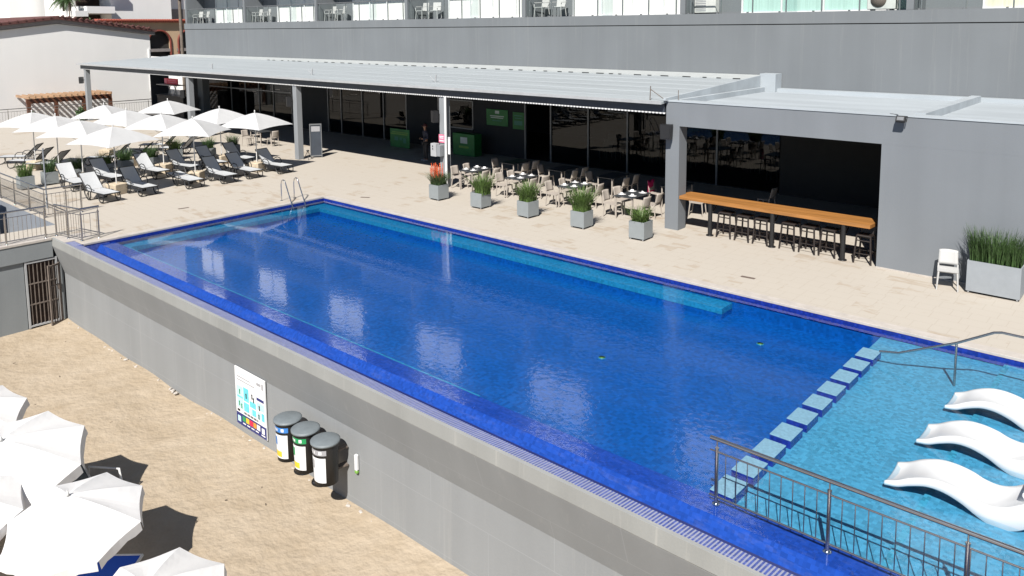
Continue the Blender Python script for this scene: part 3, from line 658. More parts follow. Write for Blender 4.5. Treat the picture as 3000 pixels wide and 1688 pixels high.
# white base line on the paving
b = MB(); b.box(-5.96, 14, 20.40, 20.428, 0.001, .035); b.build('skirting', M['coping'], B)
# ------------------------------------------------------------------ far left: neighbours
GB = thing('gabled_hall', 'low white hall with a red tiled gable roof behind the far fence', 'building', (-64, 21.27, 0))
b = MB(); b.prism([(-12, -3.4), (6.75, -3.4), (6.75, 5.72), (0, 6.62), (-12, 5.1)], 'x', -14, 0); b.build('wall', M['white'], GB)
b = MB()
b.prism([(-12.5, 5.08), (0, 6.66), (7.1, 5.70), (7.1, 5.95), (0, 6.93), (-12.5, 5.36)], 'x', -14.3, .22); b.build('eave_board', M['eave'], GB)
b = MB(); b.prism([(-12.6, 5.37), (0, 6.94), (7.2, 5.96), (7.2, 6.10), (0, 7.16), (-12.6, 5.55)], 'x', -14.4, .34)
for k in range(30):
    for s_, e_, n_ in ((-12.6, 0, 22), (7.75, 0, 14)):
        pass
for k in range(36):
    t = k/36; y = -12.4+19.45*t; z = (5.55+1.61*(y+12.6)/12.6) if y < 0 else (7.16-1.08*y/7.75)
    b.tube([(-14.3, y, z-.02), (.38, y, z-.02)], .07, 6)
for k in range(16):
    b.tube([(.2, .3+k*.42, 7.13-.0585*k), (.42, .34+k*.42, 7.18-.0585*k)], .08, 5)
b.build('roof', M['roofred'], GB)
b = MB(); b.box(.0, .10, 6.54, 6.66, 1.2, 4.6); b.build('downpipe', M['white'], GB)

AB = thing('arcade_building', 'tan building with dark red-edged arches under a red tile edge', 'building', (-80, 0, 0))
b = MB(); y0, y1, zt = 30.0, 44.0, 6.85
arches = [(36.0, 1.12), (39.05, 1.12)]
zs = 4.92
pts_prev = y0
for cy_, rr in arches:
    b.box(-.4, 0, pts_prev, cy_-rr, -3.4, zt)
    ar = [(cy_+rr*math.cos(math.pi*q/16), zs+rr*math.sin(math.pi*q/16)) for q in range(17)]
    b.prism([(cy_-rr, zt)]+ar[::-1]+[(cy_+rr, zt)], 'x', -.4, 0)
    pts_prev = cy_+rr
b.box(-.4, 0, pts_prev, y1, -3.4, zt); b.build('wall', M['cream'], AB)
b = MB(); b.box(-6, -.41, y0, y1, -3.4, 6.8); b.build('shaded_interior', M['inside'], AB)
for cy_, rr in arches:
    b = MB(); ar = [(.03, cy_+rr*math.cos(math.pi*q/16), zs+rr*math.sin(math.pi*q/16)) for q in range(17)]
    b.tube([(.03, cy_+rr, -1)]+ar+[(.03, cy_-rr, -1)], .11, 6); b.build('arch_trim', M['redtrim'], AB)
    b = MB(); b.box(-.3, .08, cy_-rr-.2, cy_+rr, 3.9, 4.2) ; b.build('cross_beam', M['eave'], AB)
b = MB(); b.box(-6, .35, y0, y1, 6.86, 7.08)
for k in range(60): b.tube([(-.6, y0+.12+k*.235, 7.12), (.42, y0+.12+k*.235, 7.06)], .09, 6)
b.build('roof', M['roofredl'], AB)

WB = thing('white_apartments', 'bright white apartment block with stacked balconies behind the arcade', 'building', (-92, 0, 0))
b = MB(); b.box(-12, 0, 36.2, 43.0, -3.4, 34); b.box(-12, -3, 33.4, 36.19, -3.4, 34); b.box(-12, -1, 43.01, 60, -3.4, 11); b.build('wall', M['white'], WB)
for k, z in enumerate((7.95, 11.2, 14.4, 17.6, 20.8, 24.0, 27.2)):
    b = MB(); b.box(-3, 1.2, 33.2, 36.15, z, z+.75); b.box(-2, 1.6, 31.9, 33.19, z-.35, z+.25); b.build('balcony', M['white'], WB)
    b = MB(); b.box(-2.98, -2.9, 33.6, 36.1, z+.9, z+2.4); b.box(-2.98, -2.9, 33.5, 36.1, z-1.6, z-.1); b.build('dark_opening', M['rustpanel'], WB)
b = MB(); b.box(-.99, -.9, 43.1, 46.5, 6.4, 8.55); b.build('side_recess', M['eave'], WB)

TW = thing('white_tower', 'plain white tower block with a vertical sign beside the palms', 'building', (-105, 0, 0))
b = MB(); b.box(-10, 0, 30.0, 35.0, -3.4, 38); b.box(-10, -1.5, 35.01, 36.2, -3.4, 38); b.build('wall', M['white'], TW)
b = MB(); b.box(-1.49, -1.42, 35.15, 35.65, 7.6, 14); b.build('sign_strip', M['gray'], TW)
for k in range(8):
    b = MB(); b.box(-1.415, -1.40, 35.28, 35.52, 8.2+k*.62, 8.5+k*.62); b.build('sign_mark', M['eave'], TW)

def palm(loc, h, lab, seed):
    t = thing('palm_tree', lab, 'palm', loc, 0, 'palms behind the hall'); q = random.Random(seed)
    b = MB(); b.tube([(0, 0, 0), (.1, .05, h*.5), (.02, .12, h)], .16, 8, radii=[.2, .15, .13]); b.build('trunk', M['trunk'], t)
    b = MB()
    for k in range(30):
        az = q.uniform(0, 2*math.pi); el = q.uniform(-.5, 1.1); ln = q.uniform(.95, 1.4); n = 7
        P = []
        for i in range(n+1):
            u = i/n; P.append(Vector((math.cos(az)*ln*u*math.cos(el*(1-u*.3)), math.sin(az)*ln*u*math.cos(el*(1-u*.3)), h+ln*(math.sin(el)*u-.75*u*u))))
        sd_ = Vector((-math.sin(az), math.cos(az), 0))
        for i in range(n):
            for s_ in (-1, 1):
                for m_ in (0, .5):
                    p = P[i].lerp(P[i+1], m_); d = (P[i+1]-P[i]).normalized(); wd = .34*(1-.5*i/n)
                    a_ = p; e_ = p+sd_*s_*wd+d*.25-Vector((0, 0, .18)); b.add([a_, a_+d*.09, e_], [(0, 1, 2)])
        b.tube([tuple(p) for p in P], .02, 4)
    b.build('crown', M['leafd'], t, recalc=False)
palm((-96, 32.6, -1), 10.6, 'left one of two slim palms in front of the white tower sign', 1)
palm((-92, 31.85, -1), 10.5, 'right one of two slim palms, against the sky', 2)
def bush(loc, r, h, lab, n, seed, m='leafd', grp=None):
    t = thing('shrub', lab, 'shrub', loc, 0, grp); q = random.Random(seed); b = MB()
    for k in range(n):
        a = q.uniform(0, 6.28); rr = r*math.sqrt(q.random()); z = q.uniform(.05, h)*(1-.4*rr/r); d = Vector((q.gauss(0, 1), q.gauss(0, 1), q.gauss(.6, .7))).normalized()
        p = Vector((rr*math.cos(a), rr*math.sin(a), z)); u = d.orthogonal().normalized(); l_ = q.uniform(.12, .26)
        b.add([p-u*l_*.3, p+d*l_, p+u*l_*.3, p-d*l_*.4], [(0, 1, 2, 3)])
    b.build('foliage', M[m], t, recalc=False)
    b = MB(); b.tube([(0, 0, 0), (0, 0, h*.6)], .03, 5); b.build('stem', M['trunk'], t)
bush((-90, 32.9, 5.4), 1.2, 2.2, 'dark pointed treetop showing beside the white balconies', 300, 5)
bush((-57.5, 17.2, 0), .35, .95, 'small shrub at the foot of the far fence nearest the pergola corner', 150, 6, grp='shrubs along the far fence')
bush((-57.4, 16.4, 0), .35, .65, 'lowest small shrub at the left end of the far fence', 120, 7, grp='shrubs along the far fence')
bush((-57.2, 20.1, 0), .3, 1.15, 'tall narrow shrub standing under the middle of the pergola', 150, 8, grp='shrubs along the far fence')
t = thing('utility_pole', 'thin weathered wooden pole at the left corner of the hotel', 'pole', (-60, 28.75, -3.4))
b = MB(); b.tube([(0, 0, 0), (0, -.03, 14)], .13, 8); b.build('shaft', M['polewood'], t)
b = MB(); b.bbox(-.2, .2, -.2, .2, 11.8, 12.25, .03); b.build('box', M['black'], t)
t = thing('garden_wall', 'bright white wall seen through the gap under the canopy end', 'wall', (0, 0, 0))
b = MB(); b.box(-86, -60, 33, 33.2, -3.4, 3.6); b.build('wall', M['white'], t)

# pergola against the white hall
t = thing('pergola', 'brown timber pergola with pale rafter ends against the white hall', 'pergola', (-61.5, 0, 0))
b = MB(); b.box(-.1, .1, 18.1, 23.8, 1.05, 1.38); b.build('front_beam', M['pergwood'], t)
for y in (18.25, 20.0, 21.85, 23.7):
    b = MB(); b.box(-.1, .1, y-.12, y+.12, -3.4, 1.049); b.build('post', M['pergwood'], t)
for k in range(15):
    y = 18.25+k*.39; b = MB(); b.box(-2.45, .28, y-.05, y+.05, 1.382, 1.56); b.build('rafter', M['pergend'], t)

# ------------------------------------------------------------------ railings
def railing(name, lab, pts, posts, h=.95, z0=0, spacing=.115, base=True, group='stainless railings', bar_r=.007, ends=True):
    """pts: polyline in plan; posts: parameters along it"""
    t = thing(name, lab, 'railing', (pts[0][0], pts[0][1], z0), 0, group); o = Vector((pts[0][0], pts[0][1], 0))
    V = [Vector((p[0], p[1], 0))-o for p in pts]
    b = MB(); b.tube([v+Vector((0, 0, h)) for v in V], .026, 10); b.build('handrail', M['steel'], t)
    b = MB(); b.tube([v+Vector((0, 0, h-.17)) for v in V], .012, 8); b.build('upper_rail', M['steel'], t)
    b = MB(); b.tube([v+Vector((0, 0, .10)) for v in V], .014, 8); b.build('lower_rail', M['steel'], t)
    for i, u in posts:
        p = V[i].lerp(V[i+1], u)
        b = MB(); b.tube([p, p+Vector((0, 0, h-.12))], .024, 10); b.tube([p+Vector((0, 0, h-.12)), p+Vector((0, 0, h-.02))], .010, 8); b.tube([p+Vector((0, 0, h-.13)), p+Vector((0, 0, h-.115))], .027, 10)
        po = b.build('post', M['steel'], t)
        if base:
            b = MB(); b.lathe([(.05, 0), (.052, .008), (.03, .02), (.026, .03)], 16, T=Matrix.Translation(p)); b.build('base_disc', M['chrome'], po)
    b = MB()
    for i in range(len(V)-1):
        d = (V[i+1]-V[i]).length; n = max(1, int(d/spacing))
        for k in range(n):
            p = V[i].lerp(V[i+1], (k+.5)/n); b.tube([p+Vector((0, 0, .10)), p+Vector((0, 0, h-.17))], bar_r, 5, cap=False)
    b.build('balusters', M['steel'], t)
    return t
railing('pool_railing', 'long stainless railing standing on the overflow edge at the lower right', [(-4.52, 8.90), (6, 8.90)], [(0, .009+.1365*k) for k in range(7)], .89, -.105, .145)
railing('stair_railing', 'stainless railing along the stair landing above the barred gate', [(-25.45, -4), (-25.45, 7.78)], [(0, 1-.0045), (0, .909), (0, .80), (0, .70), (0, .6)], .95, 0)
railing('stair_railing', 'stainless railing crossing from the gate corner to the pool corner', [(-25.5, 8.02), (-24.27, 8.28)], [(0, .02), (0, .5)], .95, 0)
railing('stair_railing', 'shortest stainless railing, ending at the corner of the pool', [(-24.27, 8.30), (-24.27, 8.82)], [(0, .02), (0, .93)], .95, 0, .14)
railing('stair_railing', 'stainless railing on the back edge of the sunken stair, behind the others', [(-36, 8.62), (-28.2, 8.62)], [(0, .99), (0, .80), (0, .6), (0, .4), (0, .2)], .95, 0)
railing('stair_railing', 'stainless railing turning toward the nearest sun loungers', [(-28.2, 8.64), (-28.2, 9.75)], [(0, .55), (0, .97)], .95, 0)
railing('terrace_fence', 'thin stainless fence at the far left edge of the terrace', [(-58.1, -6), (-58.1, 25.3)], [(0, .03+.0962*k) for k in range(11)], 1.06, 0, .17, False)
railing('terrace_fence', 'thin stainless railing running back under the canopy end', [(-56, 20.9), (-43.4, 20.9)], [(0, .02+.16*k) for k in range(7)], 1.0, 0, .17, False)
t = thing('end_screen', 'dark grey screen wall at the far left end of the canopy', 'wall', (-58, 25.9, 0))
b = MB(); b.box(-.12, 0, -.62, .72, .0, 3.45); b.build('panel', M['beam'], t)

t = thing('handrail', 'bent steel handrail over the steps into the shallow end', 'handrail', (-2.97, 14.92, -.3))
b = MB(); b.tube([(-1.25, 0, .37), (-.92, 0, .43), (0, 0, .87), (.55, 0, 1.2), (.66, 0, 1.23), (3.4, 0, 1.22)], .022, 10); b.build('rail', M['steel'], t)
for x, z in ((0, .87), (2.2, 1.22)):
    b = MB(); b.tube([(x, 0, 0), (x, 0, z)], .021, 10); b.build('post', M['steel'], t)
t = thing('pool_ladder', 'polished steel pool ladder with two hooped rails at the far corner', 'ladder', (-24.2, 15.3, 0))
for y in (-.26, .26):
    b = MB(); b.tube([(-.28, y, 0), (-.28, y, .55)]+[(-.28+.16-.16*math.cos(R(a)), y, .55+.22*math.sin(R(a))) for a in range(15, 150, 15)]+[(.25, y, .18), (.45, y, -.20), (.42, y, -.7)], .021, 10); b.build('hoop', M['chrome'], t)
    b = MB(); b.lathe([(.045, 0), (.045, .012), (.022, .02)], 12, T=Matrix.Translation((-.28, y, .006))); b.build('base_disc', M['chrome'], t)
for z in (-.25, -.5):
    b = MB(); b.box(.40, .48, -.26, .26, z, z+.03); b.build('tread', M['chrome'], t)

# ------------------------------------------------------------------ stepping stones and in-pool loungers
nth = ['first', 'second', 'third', 'fourth', 'fifth', 'sixth', 'seventh', 'eighth', 'ninth', 'tenth']
for k in range(10):
    b = MB(); b.bbox(-.165, .165, -.235, .235, .048, .062, .004, 1); b.box(-.163, .163, -.233, .233, -.34, .0479, 0)
    s_ = b.build('stepping_stone', [M['edge'], M['stone']], loc=(-4.46, 15.06-.635*k, -.14))
    tag(s_, 'pale aqua tiled stepping block, %s counted from the deck side' % nth[k] if k else 'pale aqua tiled stepping block nearest the deck and the bent handrail', 'stepping stone', 'stepping stones between deep and shallow water')
def pool_lounger():
    t = thing('pool_lounger', 'x', 'pool lounger', group='white loungers in the shallow end')
    top_ = [(0, .0), (.14, .055), (.32, .16), (.52, .235), (.72, .25), (.92, .22), (1.08, .165), (1.24, .15), (1.40, .20), (1.58, .32), (1.76, .46), (1.86, .53)]
    bot = [(0, -.06), (.16, -.03), (.32, .045), (.52, .115), (.72, .115), (.92, .055), (1.08, -.03), (1.24, -.10), (1.40, -.11), (1.58, -.03), (1.76, .15), (1.88, .42)]
    b = MB(); n = len(top_); W = .33
    # smooth the profile
    def dens(p):
        out = []
        for i in range(len(p)-1):
            a0 = p[max(i-1, 0)]; a1 = p[i]; a2 = p[i+1]; a3 = p[min(i+2, len(p)-1)]
            for q in range(5):
                u = q/5; out.append(tuple(.5*((2*a1[c])+(-a0[c]+a2[c])*u+(2*a0[c]-5*a1[c]+4*a2[c]-a3[c])*u*u+(-a0[c]+3*a1[c]-3*a2[c]+a3[c])*u**3) for c in (0, 1)))
        return out+[p[-1]]
    T_, B_ = dens(top_), dens(bot); vsx = []; rings = len(T_)
    for (tx, tz), (bx, bz) in zip(T_, B_):
        e = .035; dz = (tz-bz)
        sec = [(-W, bz+min(.02, dz*.3)), (-W, tz-.02), (-W+.025, tz), (-W+.07, tz-.012), (-W*.5, tz-.035), (0, tz-.042), (W*.5, tz-.035), (W-.07, tz-.012), (W-.025, tz), (W, tz-.02), (W, bz+min(.02, dz*.3)), (W-.02, bz), (-W+.02, bz)]
        vsx += [(tx if q not in (0, 10, 11, 12) else bx, y, z) for q, (y, z) in enumerate(sec)]
    m_ = 13; fs = []
    for i in range(rings-1):
        for q in range(m_): fs.append((i*m_+q, i*m_+(q+1) % m_, (i+1)*m_+(q+1) % m_, (i+1)*m_+q))
    fs.append(list(range(m_))); fs.append([(rings-1)*m_+q for q in range(m_)][::-1])
    b.add(vsx, fs, smooth=True); b.build('shell', M['lwhite'], t)
    b = MB(); b.bbox(1.5, 1.78, -.22, .22, .40, .46, .03, T=Matrix.Translation((0, 0, 0)) ); 
    b = MB(); b.tube([(1.62, -.2, .385), (1.62, .2, .385)], .06, 10); b.build('head_roll', M['lwhite'], t)
    return t
pl = pool_lounger()
for k, (x, y, r_, lab) in enumerate(((-2.93, 11.17, 0, 'nearest of the white wavy loungers standing in the shallow water'), (-2.90, 12.62, -1, 'middle one of the white wavy loungers in the shallow water'), (-2.85, 14.07, -1, 'white wavy lounger closest to the bent handrail'))):
    if k == 0: pl.location = (x, y, -.09); pl['label'] = lab
    else: dup(pl, (x, y, -.09), R(r_), lab)
# ------------------------------------------------------------------ planters and plants
def planter(w, d, h, m, lab, loc, rz=0, group='grey planters'):
    t = thing('planter', lab, 'planter', loc, rz, group)
    b = MB(); z0 = .055
    b.box(-w/2, w/2, -d/2, -d/2+.025, z0, h); b.box(-w/2, w/2, d/2-.025, d/2, z0, h); b.box(-w/2, -w/2+.025, -d/2+.026, d/2-.026, z0, h); b.box(w/2-.025, w/2, -d/2+.026, d/2-.026, z0, h)
    b.box(-w/2+.026, w/2-.026, -d/2+.026, d/2-.026, z0, z0+.02)
    b.build('box', M[m], t)
    b = MB(); b.box(-w/2+.027, w/2-.027, -d/2+.027, d/2-.027, h-.10, h-.05); b.build('soil', M['soil'], t)
    for sx_ in (-1, 1):
        for sy_ in (-1, 1):
            b = MB(); b.tube([(sx_*(w/2-.05)-.015, sy_*(d/2-.04), .028), (sx_*(w/2-.05)+.015, sy_*(d/2-.04), .028)], .027, 10); b.box(sx_*(w/2-.05)-.022, sx_*(w/2-.05)+.022, sy_*(d/2-.04)-.02, sy_*(d/2-.04)+.02, .045, .06); b.build('caster', M['trim'], t)
    return t
def grass(lab, loc, w, d, n, h, seed, m='leaf', flower=0, spread=.5, group='tufts of long leaves in planters', cat='plant', wd=.011):
    t = thing('potted_plant', lab, cat, loc, 0, group); q = random.Random(seed); b = MB()
    for k in range(n):
        x = q.uniform(-w/2, w/2); y = q.uniform(-d/2, d/2); az = math.atan2(y, x)+q.uniform(-1.2, 1.2); hh = h*q.uniform(.5, 1.05); le = spread*q.uniform(.1, 1.)*hh
        dx, dy = math.cos(az)*le, math.sin(az)*le; sx_, sy_ = -math.sin(az)*wd, math.cos(az)*wd; r_ = q.uniform(-.6, .6); c_, s_ = math.cos(r_), math.sin(r_); sx_, sy_ = sx_*c_-sy_*s_, sx_*s_+sy_*c_
        P = []
        for i in range(4):
            u = i/3; P.append((x+dx*u*u, y+dy*u*u, hh*(u-.18*u*u*le/hh)))
        for i in range(3):
            k0 = 1-.25*i; k1 = 1-.25*(i+1) if i < 2 else .08; a, c = P[i], P[i+1]
            b.add([(a[0]-sx_*k0, a[1]-sy_*k0, a[2]), (a[0]+sx_*k0, a[1]+sy_*k0, a[2]), (c[0]+sx_*k1, c[1]+sy_*k1, c[2]), (c[0]-sx_*k1, c[1]-sy_*k1, c[2])], [(0, 1, 2, 3)])
    b.build('leaves', M[m], t, recalc=False)
    if flower:
        f = MB()
        for k in range(flower):
            x = q.uniform(-w*.6, w*.25); y = q.uniform(-d*.5, d*.35); z = h*q.uniform(.75, 1.1); lx, ly = q.uniform(-.06, .03), q.uniform(-.05, .05)
            f.tube([(x, y, .1), (x+lx, y+ly, z)], .006, 4, cap=False)
            for j in range(26):
                u = j/26; a = j*2.4; r_ = .055*(1-u*.8); zz = z-.06+.30*u
                p = Vector((x+lx*(1+u), y+ly*(1+u), zz)); dr = Vector((math.cos(a)*r_, math.sin(a)*r_, -.03)); e = Vector((-math.sin(a), math.cos(a), 0))*.011
                f.add([p-e, p+e, p+dr+e*.6, p+dr-e*.6], [(0, 1, 2, 3)])
        f.build('flowers', M['flower'], t, recalc=False)
    return t
prow = [(-20.32, 18.82, .55, 'aloe'), (-18.28, 18.86, .53, ''), (-16.2, 18.90, .53, ''), (-14.05, 18.92, .53, ''), (-11.96, 18.95, .54, '')]
plab = ['grey square planter on casters holding the orange flowering aloe', 'grey square planter on casters, second from the orange flowers', 'grey square planter on casters in the middle of the terrace row', 'grey square planter on casters with the bushiest tall grass', 'grey square planter on casters closest to the bar column']
glab = ['orange flowering aloe clump in the first planter', 'green leafy clump in the planter beside the flowering one', 'bright green grass tuft in the middle planter of the row', 'tall dense green grass tuft, fourth along the planter row', 'short sparse green tuft in the planter by the bar column']
for k, (x, y, h, f) in enumerate(prow):
    planter(.50, .50, h, 'planter', plab[k], (x, y, 0), R(rs.uniform(-3, 3)), 'square planters along the pool')
    if k == 0: grass(glab[k], (x, y, h-.06), .40, .40, 380, .56, 11, 'leafo', 26, .95, wd=.016)
    elif k == 4: grass(glab[k], (x-.02, y, h-.06), .36, .36, 230, .50, 15, 'leaf', 0, 1.15, wd=.013)
    else: grass(glab[k], (x+(.08 if k == 1 else 0), y, h-.06), .40, .40, (360, 400, 520)[k-1], (.74, .72, .84)[k-1], 11+k, 'leaf', 0, .80, wd=.014)
planter(1.05, .52, .76, 'planterb', 'large rectangular light grey planter against the bar wall', (-3.30, 20.05, 0), 0, None)
grass('tall dark green reed clump in the large rectangular planter', (-3.30, 20.05, .68), 1.0, .44, 800, .86, 21, 'leafd', 0, .46, None, wd=.011)
back = [(-34.1, 9.8), (-34.4, 10.75), (-34.3, 11.75), (-34.6, 12.95), (-34.9, 13.9), (-34.8, 15.0), (-36.2, 16.7), (-35.3, 17.9), (-35.4, 19.2)]
bl = ['by the stair railing', 'second from the stair railing', 'behind the upright lounger of the far row', 'between two far umbrellas', 'in deep umbrella shade', 'behind the middle of the far lounger row', 'tucked behind the back umbrella pole', 'behind the last pair of loungers', 'nearest the restaurant chairs']
for k, (x, y) in enumerate(back):
    planter(.5, .5, .52, 'planter', 'grey square planter in the back row, %s' % bl[k], (x, y, 0), 0, 'square planters behind the sun loungers')
    grass('dark green grass tuft in the planter %s' % bl[k], (x, y, .46), .4, .4, 230, .62, 40+k, 'leafd' if k % 3 else 'leaf', 0, .75, 'grass tufts behind the sun loungers')

# ------------------------------------------------------------------ dining chairs and tables
def resin_chair(m):
    t = thing('dining_chair', 'x', 'chair')
    b = MB(); b.prism([(-.22, .455), (-.20, .43), (.2, .415), (.22, .44), (.0, .44)], 'y', -.215, .215); b.build('seat', M[m], t)
    vsx = []; n = 7
    for i in range(n):
        u = i/(n-1); z = .50+.33*u; xb = -.205-.075*u
        for j in range(7):
            v = j/6*2-1; vsx.append((xb-.035*(1-v*v)-.0, .205*v*(1-.06*u), z+(.012*(1-v*v) if i == n-1 else 0)))
    k = len(vsx); vsx += [(x-.018, y, z) for x, y, z in vsx]
    fs = []
    for i in range(n-1):
        for j in range(6):
            a = i*7+j; fs.append((a, a+1, a+8, a+7)); fs.append((k+a, k+a+7, k+a+8, k+a+1))
    for j in range(6): fs.append((j, k+j, k+j+1, j+1)); a = (n-1)*7+j; fs.append((a, a+1, k+a+1, k+a))
    for i in range(n-1): a = i*7; fs.append((a, a+7, k+a+7, k+a)); a = i*7+6; fs.append((a, k+a, k+a+7, a+7))
    b = MB(); b.add(vsx, fs, smooth=True)
    for s_ in (-1, 1): b.tube([(-.195, s_*.195, .42), (-.215, s_*.198, .52)], .02, 6)
    b.build('backrest', M[m], t)
    for sx_ in (-1, 1):
        for sy_ in (-1, 1):
            b = MB(); b.tube([(sx_*.19, sy_*.19, .43), (sx_*.235-.0, sy_*.215, 0)], .02, 8, radii=[.023, .016]); b.build('leg', M[m], t)
    return t
chA = resin_chair('resin'); chW = resin_chair('resinw')
chW.location = (-4.22, 19.86, 0); chW.rotation_euler.z = R(-77); tag(chW, 'lone white resin chair against the bar wall beside the large planter', 'chair')
used = [False]
def chair(x, y, rz, lab, grp):
    rz += rs.uniform(-7, 7)
    if not used[0]:
        used[0] = True; chA.location = (x, y, 0); chA.rotation_euler.z = R(rz); chA['label'] = lab; chA['group'] = grp; return chA
    return dup(chA, (x, y, 0), R(rz), lab, grp)
def dining_table():
    t = thing('dining_table', 'x', 'table')
    b = MB(); b.bbox(-.35, .35, -.55, .55, .72, .75, .01); b.build('tabletop', M['tabletop'], t)
    for sx_ in (-1, 1):
        for sy_ in (-1, 1):
            b = MB(); b.tube([(sx_*.30, sy_*.48, .72), (sx_*.30, sy_*.48, 0)], .025, 8); b.build('leg', M['resin'], t)
    return t
tb = dining_table(); tname = ['by the flowering planter', 'second from the flowers', 'third from the flowers', 'by the bar column']
def plate(loc, lab):
    t = thing('plate', lab, 'plate', loc, 0, 'place settings on the terrace tables')
    b = MB(); b.lathe([(.07, .0), (.085, .004), (.135, .018), (.138, .022), (.08, .010), (.02, .009)], 20); b.build('dish', M['plate'], t)
    n = MB(); n.prism([(-.06, .012), (.0, .075), (.06, .012)], 'y', -.05, .05, T=Matrix.Rotation(rs.uniform(0, 3), 4, 'Z')); n.build('napkin', M['plate'], t)
    return t
TX = [-20.62, -18.28, -15.9, -13.58]
for k, x in enumerate(TX):
    y = 21.0; lab = 'sunlit dark dining table, %s' % tname[k]
    if k == 0: tb.location = (x, y, 0); tag(tb, lab, 'table', 'sunlit dining tables')
    else: dup(tb, (x, y, 0), 0, lab, 'sunlit dining tables')
    for i, (dx, dy, rz, w_) in enumerate(((-.55, -.33, 0, 'pool side left'), (-.53, .33, 0, 'far left'), (.55, -.33, 180, 'pool side right'), (.53, .33, 180, 'far right'))):
        chair(x+dx+rs.uniform(-.04, .04), y+dy+rs.uniform(-.04, .04), rz, 'beige chair at the %s of the sunlit table %s' % (w_, tname[k]), 'chairs at the sunlit tables')
    for i, (dx, dy, w_) in enumerate(((-.2, -.3, 'left pool-side'), (-.2, .3, 'left far'), (.2, .3, 'right far'), (.2, -.3, 'right pool-side'))):
        plate((x+dx, y+dy, .751), 'white plate and napkin at the %s corner of the table %s' % (w_, tname[k]))
sname = ['farthest left', 'second from left', 'third from left', 'by the bar opening']
for k, x in enumerate([-20.55, -18.15, -15.88, -13.25]):
    y = 23.25; dup(tb, (x, y, 0), 0, 'shaded dark dining table of the back row, %s' % sname[k], 'shaded dining tables')
    for i, (dx, dy, rz, w_) in enumerate(((-.56, -.33, 0, 'front left'), (-.53, .33, 0, 'rear left'), (.54, -.33, 180, 'front right'), (.53, .33, 180, 'rear right'))):
        if i == 1 or (k == 3 and i > 1): continue
        c_ = chair(x+dx, y+dy, rz, 'dim chair at the %s of the shaded table %s' % (w_, sname[k]), 'chairs at the shaded tables')
t = tag(MB().add([(0, 0, 0)], []).build('hanging_towel', M['magenta']), 'bright pink towel over a shaded chair back beside the bar column', 'towel')
bpy.data.objects.remove(t)
b = MB(); n = 8
vsx = []
for i in range(n+1):
    u = i/n; s_ = -.42+.84*u
    for j in range(6): yy = -.2+.08*j; vsx.append((.30+(.05 if s_ > 0 else -.02)*abs(s_)+.01*math.sin(j*2+i), yy, .86-abs(s_)*1.05+.008*math.cos(j*1.7)))
b.add(vsx, [(i*6+j, i*6+j+1, (i+1)*6+j+1, (i+1)*6+j) for i in range(n) for j in range(5)], smooth=True)
o = b.build('towel', M['magenta'], loc=(-13.25-.56-.57, 23.25-.33, 0)); tag(o, 'bright pink towel over a shaded chair back beside the bar column', 'towel')
for k, (x, y, rz) in enumerate(((-12.1, 22.55, 20), (-10.6, 24.4, 180))):
    chair(x, y, rz, ('beige resin chair half hidden behind the left end of the timber counter', 'dim beige resin chair deep inside the bar')[k], 'chairs inside the bar')
for k, (x, y, rz) in enumerate(((-37.5, 21.2, 0), (-38.3, 22.1, -90), (-36.4, 22.0, 180))):
    chair(x, y, rz, 'resin chair at the isolated table behind the loungers, %s' % ('facing the hotel', 'facing the pool', 'nearest the canopy post')[k], 'chairs at the isolated table')
dup(tb, (-37.4, 21.9, 0), R(90), 'isolated dark table half under the canopy behind the loungers')

# ------------------------------------------------------------------ bar counter, stools
t = thing('bar_counter', 'long varnished timber counter on black posts across the bar opening', 'counter', (-8.9, 20.85, 0))
b = MB(); poly = [(-2.8, -.36), (2.75, -.40), (2.78, .05), (2.66, .40), (-2.72, .38), (-2.86, -.1)]
b.prism(poly, 'z', .955, 1.05); b.build('top', M['wood'], t)
for x in (-1.70, .17, 2.08):
    b = MB(); b.tube([(x, -.32, .02), (x, -.32, .954)], .062, 14); l_ = b.build('leg', M['black'], t)
    b = MB(); b.lathe([(.11, 0), (.11, .02), (.06, .021)], 18, T=Matrix.Translation((x, -.32, 0))); b.build('foot_plate', M['black'], l_)
    b = MB(); b.box(x-.03, x+.03, -.30, .30, .90, .953); b.tube([(x, -.28, .6), (x, .22, .91)], .018, 6); b.build('bracket', M['black'], l_)
def stool():
    t = thing('bar_stool', 'x', 'stool', group='dark stools under the timber counter')
    b = MB(); b.bbox(-.19, .19, -.19, .19, .70, .74, .02); b.build('seat', M['brown'], t)
    b = MB(); b.prism([(.16, .74), (.185, .74), (.235, 1.0), (.21, 1.0)], 'x', -.18, .18); b.build('backrest', M['brown'], t)
    for sx_ in (-1, 1):
        for sy_ in (-1, 1):
            b = MB(); b.tube([(sx_*.17, sy_*.17, .71), (sx_*.215, sy_*.215, 0)], .025, 8); b.build('leg', M['brown'], t)
    b = MB()
    for s_ in (-1, 1):
        b.tube([(-.2, s_*.2, .26), (.2, s_*.2, .26)], .014, 6); b.tube([(s_*.2, -.2, .30), (s_*.2, .2, .30)], .014, 6)
    b.build('footrest', M['brown'], t)
    for s_ in (-1, 1): b = MB(); b.tube([(-.19, s_*.19, .60), (.19, s_*.19, .60)], .016, 6); b.build('apron', M['brown'], t)
    return t
st = stool()
sl = ['bar stool between the left two counter posts, leftmost', 'bar stool between the left two counter posts, middle of three', 'bar stool just left of the middle counter post', 'bar stool just right of the middle counter post', 'bar stool between the right two counter posts, middle of three', 'bar stool just left of the right counter post', 'bar stool at the far right end, beyond the last counter post']
for k, x in enumerate((-10.17, -9.60, -9.06, -8.28, -7.74, -7.21, -6.32)):
    if k == 0: st.location = (x, 20.73, 0); st['label'] = sl[k]
    else: dup(st, (x, 20.73+rs.uniform(-.02, .03), 0), R(rs.uniform(-5, 5)), sl[k])

